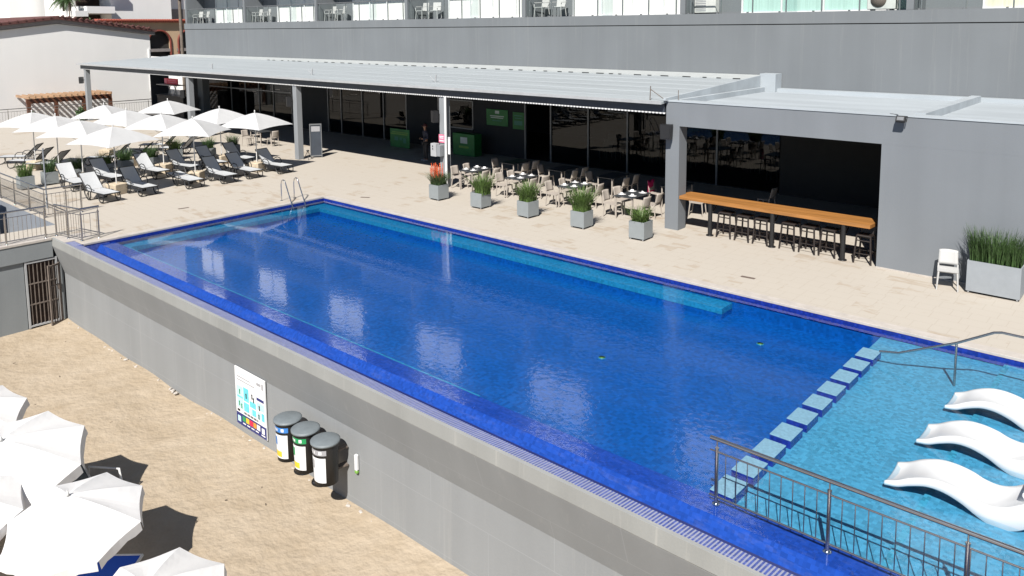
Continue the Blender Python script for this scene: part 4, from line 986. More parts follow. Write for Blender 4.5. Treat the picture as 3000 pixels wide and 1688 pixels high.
# ------------------------------------------------------------------ sun loungers
def lounger():
    t = thing('sun_lounger', 'x', 'sun lounger')
    b = MB()                                                    # local: foot at x=0, head towards -x
    for s_ in (-1, 1):
        y = s_*.30; b.tube([(.0, y, .335), (-1.28, y, .335), (-1.45, y, .30)], .021, 8)
    b.tube([(.005, -.30, .335), (.005, .30, .335)], .021, 8); b.tube([(-1.26, -.30, .325), (-1.26, .30, .325)], .017, 8); b.build('side_rails', M['frame'], t)
    b = MB()
    for s_ in (-1, 1): b.tube([(-1.24, s_*.285, .34), (-1.84, s_*.285, .90)], .021, 8)
    b.tube([(-1.84, -.285, .90), (-1.84, .285, .90)], .021, 8); b.build('back_frame', M['frame'], t)
    b = MB(); n = 10; vsx = []
    for i in range(n+1):
        u = i/n
        for j in range(6): v = j/5*2-1; vsx.append((-.02-1.21*u, .28*v, .352-.022*(1-v*v)*math.sin(math.pi*min(u*1.1, 1))))
    b.add(vsx, [(i*6+j, i*6+j+1, (i+1)*6+j+1, (i+1)*6+j) for i in range(n) for j in range(5)], smooth=True); b.build('seat_sling', M['sling'], t)
    b = MB(); vsx = []
    for i in range(n+1):
        u = i/n
        for j in range(6): v = j/5*2-1; dz = .022*(1-v*v)*math.sin(math.pi*u); vsx.append((-1.23-.615*u-dz*.7, .27*v, .36+.56*u-dz*.7))
    b.add(vsx, [(i*6+j, i*6+j+1, (i+1)*6+j+1, (i+1)*6+j) for i in range(n) for j in range(5)], smooth=True); b.build('back_sling', M['sling'], t)
    for s_ in (-1, 1):
        b = MB(); y = s_*.30
        b.tube([(-.10, y, .33), (-.02, y, .20), (-.04, y, .08), (-.13, y, .021), (-.26, y, .04), (-.38, y, .15), (-.43, y, .33)], .019, 8); b.build('front_leg', M['frame'], t)
        b = MB(); b.tube([(-1.42, y, .31), (-1.40, y, .2), (-1.30, y, .08), (-1.16, y, .021), (-1.05, y, .03), (-.98, y, .14), (-.96, y, .33)], .021, 8)
        for q in ((-1.33, .10), (-1.22, .04), (-1.10, .022)): b.tube([(-1.12, y, .33), (q[0], y, q[1])], .011, 6)
        b.build('rear_leg', M['frame'], t)
        b = MB(); b.tube([(-.84, y*1.04, .34), (-.86, y*1.06, .47), (-.96, y*1.06, .55), (-1.14, y*1.06, .57), (-1.32, y*1.03, .50), (-1.42, y, .42)], .018, 8); b.build('armrest', M['frame'], t)
    b = MB(); b.tube([(-.13, -.30, .021), (-.13, .30, .021)], .015, 6); b.tube([(-1.10, -.30, .021), (-1.10, .30, .021)], .015, 6); b.tube([(-1.56, -.25, .63), (-1.34, -.25, .335)], .012, 6); b.tube([(-1.56, .25, .63), (-1.34, .25, .335)], .012, 6); b.build('braces', M['frame'], t)
    return t
lg = lounger()
pn = ['first lounger from the stair railing', 'second lounger from the stair railing', 'third lounger from the stair railing', 'fourth lounger from the stair railing', 'fifth lounger from the stair railing', 'last lounger before the canopy post']
ys = [10.98, 12.36, 14.12, 15.5, 16.68, 18.12]; first = True
for row, x0 in ((0, -28.88), (1, -31.86)):
    for k, y in enumerate(ys):
        lab = 'grey sling %s in the row %s' % (pn[k], ('next to the pool', 'behind the front one')[row])
        loc = (x0+rs.uniform(-.08, .08), y+(.08 if row else 0), 0); rz = R(rs.uniform(-4, 4)+3)
        if first: lg.location = loc; lg.rotation_euler.z = rz; lg['label'] = lab; lg['group'] = 'sun loungers facing the pool'; first = False; continue
        c_ = dup(lg, loc, rz, lab, 'sun loungers facing the pool')
        if row == 0 and k == 2:                                  # this one is laid flat
            c_['label'] = 'grey sling lounger reclined flat in the front row'
            for ch in c_.children:
                if ch.name.startswith(('back_frame', 'back_sling')):
                    ch.matrix_local = Matrix.Translation((-1.24, 0, .345)) @ Matrix.Rotation(R(-38), 4, 'Y') @ Matrix.Translation((1.24, 0, -.345))
for k, (x, y) in enumerate(((-41.6, 11.0), (-40.0, 11.0), (-38.6, 11.3), (-38.1, 13.5), (-37.6, 14.3), (-40.3, 16.9), (-38.5, 17.1))):
    dup(lg, (x, y, 0), R(222+rs.uniform(-12, 12)), 'lounger turned away behind the planters, %s' % ('leftmost', 'second from the left', 'third from the left', 'just left of the middle', 'just right of the middle', 'second from the right', 'rightmost')[k], 'sun loungers behind the planters')

# ------------------------------------------------------------------ deck umbrellas
def square_umbrella(m='umb', half=1.12, zr=1.96, zp=2.54):
    t = thing('parasol', 'x', 'umbrella')
    b = MB(); n = 10; c = [(-half, -half), (half, -half), (half, half), (-half, half)]; vsx = []; idx = {}
    for e in range(4):
        p0, p1 = Vector((*c[e], 0)), Vector((*c[(e+1) % 4], 0)); g = []
        for i in range(n+1):
            u = i/n; row = []
            for j in range(n+1):
                v = j/n; p = p0.lerp(p1, v)*u
                sag = .10*math.sin(math.pi*v)*u*u-.05*math.sin(math.pi*u)*math.sin(math.pi*v); inset = 1-.035*math.sin(math.pi*v)*u
                z = zp-(zp-zr)*(u**1.32)+sag*.45; row.append(len(vsx)); vsx.append((p.x*inset, p.y*inset, z))
            g.append(row)
        for i in range(n):
            for j in range(n): idx[(e, i, j)] = (g[i][j], g[i][j+1], g[i+1][j+1], g[i+1][j])
    b.add(vsx, list(idx.values()), smooth=True); b.build('canopy', M[m], t, recalc=False)
    b = MB(); b.tube([(0, 0, .38), (0, 0, zp+.02)], .021, 10); b.build('pole', M['pole'], t)
    b = MB(); b.lathe([(.012, zp), (.03, zp+.03), (.02, zp+.06), (.032, zp+.085), (.008, zp+.12)], 10); b.build('finial', M['pole'], t)
    for e in range(4):
        b = MB(); b.tube([(0, 0, zp-.05), (c[e][0]*.5, c[e][1]*.5, zp-.03-(zp-zr)*.41), (c[e][0]*.98, c[e][1]*.98, zr-.012)], .009, 6); r_ = b.build('rib', M['pole'], t)
        b = MB(); b.tube([(0, 0, zr-.30), (c[e][0]*.5, c[e][1]*.5, zp-.06-(zp-zr)*.44)], .008, 6); b.build('strut', M['pole'], r_)
    b = MB(); b.bbox(-.27, .27, -.27, .27, 0, .40, .02); b.build('base_block', M['block'], t)
    return t
um = square_umbrella(); first = True
US = [(-30.36, 11.72, 18, 'nearest the stair railing in the front row'), (-30.42, 14.82, 40, 'middle of the front row, over the flat lounger'), (-30.5, 17.62, 20, 'front row, nearest the canopy post'),
      (-33.6, 11.72, 35, 'second row, behind the one nearest the railing'), (-33.3, 14.85, 28, 'second row, middle'), (-33.5, 17.6, 12, 'second row, in front of the restaurant glass'),
      (-38.6, 11.55, 24, 'back row, farthest left in view'), (-36.2, 11.7, 30, 'back row, overlapping the second row umbrella'), (-39.6, 14.95, 40, 'back row, in front of the pergola'), (-36.2, 14.6, 22, 'back row, between the pergola and the second row'), (-39.4, 17.95, 30, 'back row, below the red sign')]
for x, y, rz, lab in US:
    lab = 'white square parasol, '+lab
    if first: um.location = (x, y, 0); um.rotation_euler.z = R(rz); um['label'] = lab; um['group'] = 'white parasols over the sun loungers'; first = False
    else: dup(um, (x, y, 0), R(rz), lab, 'white parasols over the sun loungers')
# ------------------------------------------------------------------ people
def skin_mesh(name, J, E_, mats, parent, sub=1):
    """J: name -> (x,y,z,r); E_: edges; grows one continuous surface with a Skin modifier and keeps it as a plain mesh"""
    keys = list(J); ix = {k: i for i, k in enumerate(keys)}
    me = bpy.data.meshes.new(name); me.from_pydata([J[k][:3] for k in keys], [(ix[a], ix[c]) for a, c in E_], [])
    o = bpy.data.objects.new(name, me); col.objects.link(o)
    md = o.modifiers.new('Skin', 'SKIN'); md.use_smooth_shade = True
    for i, k in enumerate(keys):
        r = J[k][3]; me.skin_vertices[0].data[i].radius = (r if isinstance(r, tuple) else (r, r))
    me.skin_vertices[0].data[0].use_root = True
    sb = o.modifiers.new('Sub', 'SUBSURF'); sb.levels = sub; sb.render_levels = sub
    dg = bpy.context.evaluated_depsgraph_get(); dg.update()
    nm = bpy.data.meshes.new_from_object(o.evaluated_get(dg)); nm.name = name
    bpy.data.objects.remove(o); bpy.data.meshes.remove(me)
    nm.materials.clear(); nm.materials.append(mats)
    for p in nm.polygons: p.use_smooth = True
    o2 = bpy.data.objects.new(name, nm); col.objects.link(o2)
    if parent: o2.parent = parent
    return o2
def hand(J, E_, wrist, w, d, side, size=1.):
    """palm + five short fingers, d = pointing direction, side = thumb direction"""
    w = Vector(w); d = Vector(d).normalized(); s_ = Vector(side).normalized(); n = d.cross(s_)
    def put(k, p, r): J[k] = (p.x, p.y, p.z, r)
    put(wrist+'palm', w+d*.055*size, (.028, .018)); E_.append((wrist, wrist+'palm'))
    for i, (off, ln) in enumerate(((.026, .065), (.009, .075), (-.009, .070), (-.026, .055))):
        a = w+d*.095*size+s_*off; c_ = a+d*ln*.5+n*.008; e = a+d*ln*.85+n*.03
        for q, p, r in (('a', a, .010), ('b', c_, .009), ('c', e, .007)): put('%s%d%s' % (wrist, i, q), p, r)
        E_ += [(wrist+'palm', '%s%da' % (wrist, i)), ('%s%da' % (wrist, i), '%s%db' % (wrist, i)), ('%s%db' % (wrist, i), '%s%dc' % (wrist, i))]
    a = w+d*.05*size+s_*.035; put(wrist+'t', a, .011); put(wrist+'u', a+d*.035+s_*.018, .009); E_ += [(wrist+'palm', wrist+'t'), (wrist+'t', wrist+'u')]
def head_parts(t, hx, hy, hz, face, hairm, cap=False):
    f = Vector((face[0], face[1], 0)).normalized(); ang = math.atan2(f.y, f.x)
    T = Matrix.Translation((hx, hy, hz)) @ Matrix.Rotation(ang, 4, 'Z')
    b = MB(); prof = [(.0, .118), (.05, .108), (.083, .07), (.094, .02), (.092, -.01)]
    n = 18; vsx = []
    for r, z in prof:
        for k in range(n): a = 2*math.pi*k/n; vsx.append((r*1.08*math.cos(a)-.012, r*.92*math.sin(a), z+.012*(math.cos(a) > .2)))
    fs = [(i*n+k, i*n+(k+1) % n, (i+1)*n+(k+1) % n, (i+1)*n+k) for i in range(len(prof)-1) for k in range(n)]
    b.add(vsx, fs, smooth=True, T=T)
    for k in range(5): b.add([(-.1+.0*k, -.08+.032*k, .0), (-.1, -.05+.032*k, .0), (-.085, -.05+.03*k, -.075), (-.085, -.075+.03*k, -.075)], [(0, 1, 2, 3)], T=T)
    if cap: b.prism([(.06, -.07), (.17, -.055), (.19, 0), (.17, .055), (.06, .07)], 'z', .035, .045, 0, T)
    b.build('cap' if cap else 'hair', M[hairm], t)
    b = MB()
    for s_ in (-1, 1): b.lathe([(.002, -.010), (.011, 0), (.002, .010)], 8, T=T @ Matrix.Translation((.083, s_*.034, -.002)))
    b.prism([(.085, -.062), (.097, -.066), (.085, -.072)], 'y', -.024, .024, 0, T); b.build('eyes_and_mouth', M['hair'], t)
def person_standing(loc, rz, lab):
    t = thing('person', lab, 'person', loc, rz)      # faces local -y
    J = dict(pelvis=(0, 0, .93, (.135, .10)), waist=(0, .01, 1.08, (.125, .09)), chest=(0, .01, 1.27, (.15, .10)), neckb=(0, .01, 1.42, (.07, .065)), neck=(0, 0, 1.48, .052), jaw=(0, -.02, 1.545, (.062, .07)), head=(0, -.01, 1.62, (.078, .092)), crown=(0, 0, 1.70, (.05, .06)), nose=(0, -.105, 1.60, .012))
    E_ = [('pelvis', 'waist'), ('waist', 'chest'), ('chest', 'neckb'), ('neckb', 'neck'), ('neck', 'jaw'), ('jaw', 'head'), ('head', 'crown'), ('head', 'nose')]
    for s_, k in ((-1, 'l'), (1, 'r')):
        J['ear'+k] = (s_*.085, .005, 1.615, .016); E_.append(('head', 'ear'+k))
        J.update({k+'hip': (s_*.10, 0, .86, .092), k+'knee': (s_*.11, -.01, .48, .058), k+'ank': (s_*.115, .02, .09, .040), k+'toe': (s_*.125, -.13, .035, (.042, .03)),
                  k+'sh': (s_*.19, .01, 1.37, .058), k+'elb': (s_*.255, .03, 1.09, .042), k+'wr': (s_*.10, -.20, 1.06, .028)})
        E_ += [('pelvis', k+'hip'), (k+'hip', k+'knee'), (k+'knee', k+'ank'), (k+'ank', k+'toe'), ('chest', k+'sh'), (k+'sh', k+'elb'), (k+'elb', k+'wr')]
        hand(J, E_, k+'wr', J[k+'wr'][:3], (-s_*.6, -.35, .05), (0, 0, 1))
    skin_mesh('body', J, E_, M['skin'], t)
    Jj = {k: J[k][:3]+(tuple(v+.018 for v in J[k][3]) if isinstance(J[k][3], tuple) else J[k][3]+.016,) for k in ('waist', 'chest', 'lsh', 'lelb', 'rsh', 'relb')}
    Jj['hem'] = (0, 0, .90, (.155, .12)); Jj['top'] = (0, .01, 1.40, (.085, .08))
    for s_, k in ((-1, 'l'), (1, 'r')): p = Vector(J[k+'elb'][:3]).lerp(Vector(J[k+'wr'][:3]), .9); Jj[k+'cuff'] = (p.x, p.y, p.z, .042)
    skin_mesh('jacket', Jj, [('chest', 'waist'), ('waist', 'hem'), ('chest', 'top'), ('chest', 'lsh'), ('lsh', 'lelb'), ('lelb', 'lcuff'), ('chest', 'rsh'), ('rsh', 'relb'), ('relb', 'rcuff')], M['jacket'], t)
    Jt = {'pelvis': (0, 0, .91, (.148, .112))}; Et = []
    for s_, k in ((-1, 'l'), (1, 'r')):
        Jt.update({k+'hip': (s_*.10, 0, .84, .105), k+'knee': (s_*.11, -.01, .48, .074), k+'ank': (s_*.115, .015, .10, .06)}); Et += [('pelvis', k+'hip'), (k+'hip', k+'knee'), (k+'knee', k+'ank')]
    skin_mesh('trousers', Jt, Et, M['trousers'], t)
    for s_ in (-1, 1):
        b = MB(); b.bbox(s_*.12-.05, s_*.12+.05, -.19, .08, .0, .085, .03); b.build('shoe', M['gray'], t)
    head_parts(t, 0, -.005, 1.625, (0, -1), 'cap', True)
    b = MB(); b.bbox(-.085, .085, -.285, -.255, 1.02, 1.09, .012); b.build('held_phone', M['black'], t)
    return t
person_standing((-26.70, 23.95, 0), R(-20), 'person in dark clothes and maroon cap standing in the shade under the canopy')
def person_reclined(loc, rz, lab):
    t = thing('person', lab, 'person', loc, rz)      # lies on a lounger, legs to local +x, faces up
    J = dict(pelvis=(0, 0, .50, (.10, .14)), waist=(-.17, 0, .56, (.09, .13)), chest=(-.37, 0, .70, (.10, .155)), neckb=(-.51, 0, .80, (.065, .07)), neck=(-.56, 0, .86, .052), jaw=(-.60, 0, .93, (.07, .062)), head=(-.66, 0, 1.0, (.09, .078)), crown=(-.72, 0, 1.07, (.055, .05)), nose=(-.57, 0, 1.03, .012))
    E_ = [('pelvis', 'waist'), ('waist', 'chest'), ('chest', 'neckb'), ('neckb', 'neck'), ('neck', 'jaw'), ('jaw', 'head'), ('head', 'crown'), ('head', 'nose')]
    for s_, k in ((-1, 'l'), (1, 'r')):
        J['ear'+k] = (-.67, s_*.085, 1.0, .016); E_.append(('head', 'ear'+k))
        J.update({k+'hip': (.07, s_*.10, .50, .09), k+'knee': (.46, s_*.12, .60, .058), k+'ank': (.86, s_*.11, .46, .04), k+'toe': (.94, s_*.12, .56, (.03, .042)),
                  k+'sh': (-.42, s_*.20, .74, .056), k+'elb': (-.18, s_*.29, .60, .042), k+'wr': (.06, s_*.26, .56, .028)})
        E_ += [('pelvis', k+'hip'), (k+'hip', k+'knee'), (k+'knee', k+'ank'), (k+'ank', k+'toe'), ('chest', k+'sh'), (k+'sh', k+'elb'), (k+'elb', k+'wr')]
        hand(J, E_, k+'wr', J[k+'wr'][:3], (1, 0, -.05), (0, -s_, .2))
    skin_mesh('body', J, E_, M['skind'], t)
    Jt = {'pelvis': (0, 0, .50, (.115, .155))}; Et = []
    for s_, k in ((-1, 'l'), (1, 'r')): Jt.update({k+'hip': (.07, s_*.10, .50, .105), k+'hem': (.36, s_*.115, .575, .09)}); Et += [('pelvis', k+'hip'), (k+'hip', k+'hem')]
    skin_mesh('shorts', Jt, Et, M['shorts'], t)
    head_parts(t, -.68, 0, 1.02, (.9, 0), 'hair')
    return t

# ------------------------------------------------------------------ beach
ZS = -2.62
def beach_umbrella(rad=1.06, zr=1.27, zp=1.80):
    t = thing('beach_umbrella', 'x', 'umbrella', group='white umbrellas on the sand')
    b = MB(); n = 8; rings = 6; vsx = []; sub_ = 6; m_ = n*sub_
    for i in range(rings+1):
        u = i/rings
        for k in range(m_):
            ph_ = (k % sub_)/sub_; a = 2*math.pi*k/m_; poly = math.cos(math.pi/n)/math.cos((ph_-.5)*2*math.pi/n)
            r = rad*u*poly*(1-.035*math.sin(math.pi*ph_)*u); z = zp-(zp-zr)*u**1.25-.035*math.sin(math.pi*ph_)*math.sin(math.pi*u)
            vsx.append((r*math.cos(a), r*math.sin(a), z))
    base_ = rings*m_
    for k in range(m_):
        x, y, z = vsx[base_+k]; ph_ = (k % sub_)/sub_; vsx.append((x*1.02, y*1.02, z-.15-.02*math.sin(k*2.3)))
    fs = [(i*m_+k, i*m_+(k+1) % m_, (i+1)*m_+(k+1) % m_, (i+1)*m_+k) for i in range(rings) for k in range(m_)]
    b.add(vsx[:(rings+1)*m_], fs, smooth=False); c_ = b.build('canopy', M['beachumb'], t, recalc=False)
    b = MB()
    for e in range(n):                                           # valance flaps, slit at every rib
        for q in range(sub_):
            k = e*sub_+q; k2 = (k+1) % m_; g0 = .012 if q == 0 else 0
            a0, a1 = vsx[base_+k], vsx[base_+k2]; c0, c1 = vsx[base_+m_+k], vsx[base_+m_+k2]
            if q == 0: a0 = tuple(a0[i]+(a1[i]-a0[i])*.10 for i in range(3)); c0 = tuple(c0[i]+(c1[i]-c0[i])*.16 for i in range(3))
            if q == sub_-1: a1 = tuple(a1[i]+(a0[i]-a1[i])*.10 for i in range(3)); c1 = tuple(c1[i]+(c0[i]-c1[i])*.16 for i in range(3))
            b.quad(a0, a1, c1, c0)
    b.build('valance', M['beachumb'], t, recalc=False)
    b = MB(); b.tube([(0, 0, -.2), (0, 0, zp+.02)], .02, 10); b.lathe([(.03, zp), (.022, zp+.03), (.012, zp+.09)], 10); b.build('pole', M['pole'], t)
    b = MB()
    for k in range(n):
        a = 2*math.pi*k/n; b.tube([(0, 0, zp-.03), (rad*.5*math.cos(a), rad*.5*math.sin(a), zp-.03-(zp-zr)*.42), (rad*math.cos(a), rad*math.sin(a), zr-.01)], .006, 5, cap=False)
    b.build('ribs', M['steel'], t)
    return t
bu = beach_umbrella(); first = True
for x, y, rz, tilt, sc_, lab in ((-12.75, 4.09, 41.7, 12, .97, 'white beach umbrella over the blue lounger'), (-15.19, 4.08, 41.7, 20, 1.12, 'largest looking white beach umbrella at the left edge, over the person'), (-14.4, 2.86, 50, 14, 1, 'white beach umbrella cut by the left edge, below the overlapped one'), (-17.49, 3.82, 35, 14, 1.05, 'topmost white beach umbrella, just showing at the left edge'), (-9.99, 4.07, 44, 14, .95, 'white beach umbrella cut by the bottom edge')):
    if lab.startswith('white beach umbrella over the blue'): lab = 'white octagonal beach umbrella whose canopy hides a blue lounger'
    if first: bu.location = (x, y, ZS); bu.rotation_euler = (R(tilt), 0, R(rz)); bu['label'] = lab; bu.scale = (sc_,)*3; first = False
    else:
        c_ = dup(bu, (x, y, ZS), R(rz), lab); c_.rotation_euler.x = R(tilt); c_.scale = (sc_,)*3
def beach_lounger(m, lab, loc, rz):
    t = thing('beach_lounger', lab, 'sun lounger', loc, rz, 'loungers on the sand')
    b = MB()
    for s_ in (-1, 1): b.tube([(.95, s_*.32, .38), (-.35, s_*.32, .38), (-.5, s_*.32, .38)], .022, 8)
    b.tube([(.95, -.32, .38), (.95, .32, .38)], .022, 8); b.build('rails', M['pole'], t)
    for x in (.65, -.4):
        for s_ in (-1, 1): b = MB(); b.tube([(x, s_*.32, .38), (x+.10, s_*.33, -.04)], .021, 8); b.build('leg', M['pole'], t)
    b = MB(); b.quad((.93, -.30, .392), (.93, .30, .392), (-.35, .30, .378), (-.35, -.30, .378)); b.build('seat_cloth', M[m], t)
    b = MB(); b.tube([(-.35, -.32, .385), (-.85, -.32, .86), (-.85, .32, .86), (-.35, .32, .385)], .022, 8); b.build('back_frame', M['pole'], t)
    b = MB(); b.quad((-.36, -.30, .40), (-.36, .30, .40), (-.84, .30, .86), (-.84, -.30, .86)); b.build('back_cloth', M[m], t)
    for s_ in (-1, 1): b = MB(); b.tube([(-.2, s_*.345, .38), (-.25, s_*.35, .60), (.25, s_*.35, .60), (.28, s_*.345, .38)], .02, 8); b.build('armrest', M['pole'], t)
    return t
beach_lounger('bluecloth', 'blue canvas lounger with white frame under the front beach umbrella', (-12.7, 3.85, ZS), R(42))
beach_lounger('sling', 'white framed lounger carrying the tanned person under the left umbrella', (-15.8, 4.2, ZS), R(215))
person_reclined((-15.75, 4.25, ZS-.08), R(215), 'tanned person lying on a lounger, almost hidden under the left umbrella')
t = thing('beach_chair', 'white frame chair poking out between two umbrellas in their shade', 'chair', (-14.75, 4.95, ZS), R(35))
for s_ in (-1, 1):
    b = MB(); b.tube([(-.35, s_*.27, 0), (-.28, s_*.27, .62), (.32, s_*.27, .62), (.40, s_*.27, 0)], .022, 8); b.build('side_frame', M['pole'], t)
b = MB(); b.quad((-.25, -.25, .36), (.3, -.25, .40), (.3, .25, .40), (-.25, .25, .36)); b.build('seat', M['sling'], t)
b = MB(); b.tube([(-.25, -.26, .36), (-.52, -.26, .92), (-.52, .26, .92), (-.25, .26, .36)], .02, 8); b.build('back_frame', M['pole'], t)
b = MB(); b.quad((-.27, -.24, .40), (-.27, .24, .40), (-.51, .24, .90), (-.51, -.24, .90)); b.build('back_cloth', M['beam'], t)
b = MB(); n = 10; vsx = []
for i in range(n+1):
    for j in range(7): u = i/n-.5; vsx.append((.02*math.sin(j*1.3)+(.035 if u > 0 else -.035)*1, -.27+.09*j, .0-abs(u)*.9+.012*math.sin(j*2+i)))
b.add(vsx, [(i*7+j, i*7+j+1, (i+1)*7+j+1, (i+1)*7+j) for i in range(n) for j in range(6)], smooth=True)
o = b.build('beach_towel', M['beam']); o.location = (-14.75-.52*math.cos(R(35)), 4.95-.52*math.sin(R(35)), ZS+.955); o.rotation_euler.z = R(35)
tag(o, 'dark patterned towel hung over the white frame chair in the shade', 'towel')
b = MB()
for k in range(45):
    x, y = rs.uniform(-24, -6), rs.uniform(3, 7.6); s_ = rs.uniform(.006, .018); T = Matrix.Translation((x, y, ZS+.02)) @ Matrix.Rotation(rs.uniform(0, 6), 4, 'Z')
    b.bbox(-s_*2, s_*2, -s_*.5, s_*.5, -s_*.5, s_*.6, s_*.3, 0, T)
tag(b.build('beach_litter', M['trunk']), 'twigs and pebbles scattered over the trodden sand', 'debris', kind='stuff')

# ------------------------------------------------------------------ wall sign and bins
t = thing('beach_notice', 'white and turquoise notice board with a row of coloured flags on the pool wall', 'sign', (-14.67, 8.075, -1.74))
TS = Matrix.Rotation(R(0), 4, 'X'); W2, H2 = .60, .645
def sgn(x0, x1, z0, z1, m, nm, d, par=None): b = MB(); b.box(x0, x1, -.012-d, -.0121-d+.002, z0, z1); return b.build(nm, M[m], par or t)
b = MB(); b.box(-W2, W2, -.012, .012, -H2, H2); b.build('board', M['wprint'], t)
sgn(-W2+.005, W2-.005, -H2+.005, -H2+.27, 'navy', 'footer_band', .002)
for k, m in enumerate(('gprint', 'yellow', 'red', 'orange', 'wprint')): sgn(-.35+k*.145, -.35+k*.145+.125, -H2+.12, -H2+.235, m, 'flag_swatch', .005)
for k in range(4): sgn(-.34+k*.17, -.34+k*.17+.12, -H2+.06, -H2+.085, 'wprint', 'caption_line', .005)
sgn(-.54, -.42, -H2+.07, -H2+.2, 'cyanl', 'emblem', .005); sgn(.42, .53, -H2+.1, -H2+.22, 'wprint', 'emblem', .005); sgn(.40, .55, -H2+.05, -H2+.075, 'wprint', 'caption_line', .005)
for k in range(14): sgn(-.30+k*.043, -.30+k*.043+.031, -H2+.30, -H2+.345, 'black' if k % 3 else 'gray', 'letter', .003)
sgn(-.55, -.44, -H2+.30, -H2+.35, 'black', 'letter', .003)
cells = [(-.54, -.30, .02, .24, 'cyanl'), (-.27, -.06, -.04, .26, 'cyan'), (-.02, .22, .06, .28, 'wprint'), (.26, .54, .14, .20, 'navy'), (-.54, -.30, -.26, -.02, 'cyanl'), (-.27, -.06, -.27, -.07, 'cyan'), (-.02, .22, -.10, .03, 'cyan'), (.26, .54, -.06, .10, 'cyanl'), (.06, .22, -.27, -.13, 'cyan'), (.26, .40, -.27, -.1, 'cyanl'), (.43, .54, -.27, -.1, 'cyan'), (-.54, -.30, -.02, .015, 'cyan'), (-.02, .04, -.27, -.13, 'cyanl')]
for c_ in cells: sgn(*c_, 'pictogram_panel', .003)
for x, z in ((-.42, .15), (.08, .18), (.14, .12), (-.45, -.12), (-.36, -.16), (.33, -.18), (.36, .02), (-.16, .12)):
    b = MB(); b.lathe([(.025, 0), (.025, .003)], 10, T=Matrix.Translation((x, -.016, z)) @ Matrix.Rotation(R(90), 4, 'X')); b.box(x-.02, x+.02, -.0182, -.0172, z-.09, z-.025); b.build('pictogram', M['black' if x > -.2 else 'gprint'], t)
for k, (x0, x1, z) in enumerate(((-.52, -.1, .52), (-.52, .02, .44), (-.52, .2, .37))): sgn(x0, x1, z, z+.022, 'gray' if k else 'cyanl', 'caption_line', .003)
sgn(.28, .44, .47, .53, 'gray', 'emblem', .003); sgn(.47, .54, .42, .55, 'gray', 'emblem', .003)
def bin_(x, lab, band, mark, extra):
    t = thing('wall_bin', lab, 'bin', (x, 7.68, -2.02), R(-8), 'recycling bins on the pool wall')
    b = MB(); b.lathe([(.19, 0), (.215, .01), (.235, .9), (.235, .93)], 28); b.build('barrel', M['binblack'], t)
    b = MB(); b.lathe([(.20, .925), (.268, .93), (.272, .975), (.255, .985), (.25, .992), (.215, .995), (.20, 1.005), (.05, 1.01)], 28); b.build('lid', M['lid'], t)
    def lab_(a0, a1, z0, z1, m, nm, dr=.004):
        b = MB(); n = 10
        for k in range(n):
            p0, p1 = R(a0+(a1-a0)*k/n), R(a0+(a1-a0)*(k+1)/n); r0 = .213+.0225*z0/.9+dr; r1 = .213+.0225*z1/.9+dr
            b.quad((r0*math.cos(p0), r0*math.sin(p0), z0), (r0*math.cos(p1), r0*math.sin(p1), z0), (r1*math.cos(p1), r1*math.sin(p1), z1), (r1*math.cos(p0), r1*math.sin(p0), z1))
        b.build(nm, M[m], t, recalc=False)
    lab_(-128, -24, .74, .86, band, 'band'); lab_(-126, -28, .10, .68, 'wprint', 'poster')
    lab_(-112, -86, .42, .62, mark, 'poster_mark', .007); lab_(-104, -60, .14, .28, extra, 'poster_picture', .007)
    for q in range(3): lab_(-112+q*13, -104+q*13, .77, .83, 'wprint' if band != 'gray' else 'plate', 'letter', .007)
    lab_(-58, -44, .765, .84, 'wprint', 'emblem', .007)
    for z_ in (.2, .62): b = MB(); b.box(-.06, .06, .2, .42, z_, z_+.04); b.build('wall_bracket', M['rust'], t)
    t.scale = (.98, .98, .81)
bin_(-12.62, 'grey lidded wall bin with blue band, leftmost of three', 'bprint', 'bprint', 'yellow')
bin_(-12.03, 'grey lidded wall bin with green band, middle of three', 'gprint', 'gprint', 'yellow')
bin_(-11.41, 'grey lidded wall bin with plain grey band, rightmost of three', 'gray', 'gray', 'wprint')
t = thing('wall_gauge', 'slim white tube with yellow-green end fixed to the pool wall', 'gauge', (-11.04, 8.075, -1.55))
b = MB(); b.bbox(-.035, .035, -.03, .03, -.30, 0, .012); b.build('case', M['wprint'], t)
b = MB(); b.bbox(-.036, .036, -.032, .03, -.36, -.302, .014); b.build('tip', M['greenl'], t)

# ------------------------------------------------------------------ small things on the terrace
def speaker(loc, rz, lab):
    t = thing('loudspeaker', lab, 'loudspeaker', loc, rz, 'black outdoor loudspeakers')
    b = MB(); b.prism([(-.15, -.22), (.15, -.22), (.17, .22), (-.17, .22)], 'y', -.11, .1); b.build('cabinet', M['black'], t)
    b = MB(); b.box(-.125, .125, -.118, -.111, -.18, .19); b.build('grille', M['binblack'], t)
    b = MB(); b.tube([(0, .1, 0), (0, .2, .02)], .03, 8); b.build('bracket', M['black'], t)
speaker((-11.93, 20.25, 2.98), R(10), 'black loudspeaker on the bar column above the counter')
speaker((-22.06, 20.30, 2.72), R(-25), 'black loudspeaker on the middle canopy post above the electric box')
speaker((-32.05, 20.30, 2.72), R(-25), 'black loudspeaker on the canopy post nearest the loungers')
speaker((-42.62, 20.3, 2.55), R(-40), 'black loudspeaker on the canopy post behind the parasols')
speaker((-57.3, 20.3, 2.75), R(-40), 'black loudspeaker on the farthest canopy post')
t = thing('floodlight', 'small black floodlight on the bar parapet', 'floodlight', (-5.5, 20.37, 3.80))
b = MB(); b.bbox(-.11, .11, -.16, -.08, -.12, .03, .01, T=Matrix.Rotation(R(-28), 4, 'X')); b.build('housing', M['black'], t)
b = MB(); b.box(-.075, .075, -.168, -.162, -.09, .0, T=Matrix.Rotation(R(-28), 4, 'X')); b.build('lens', M['mull'], t)
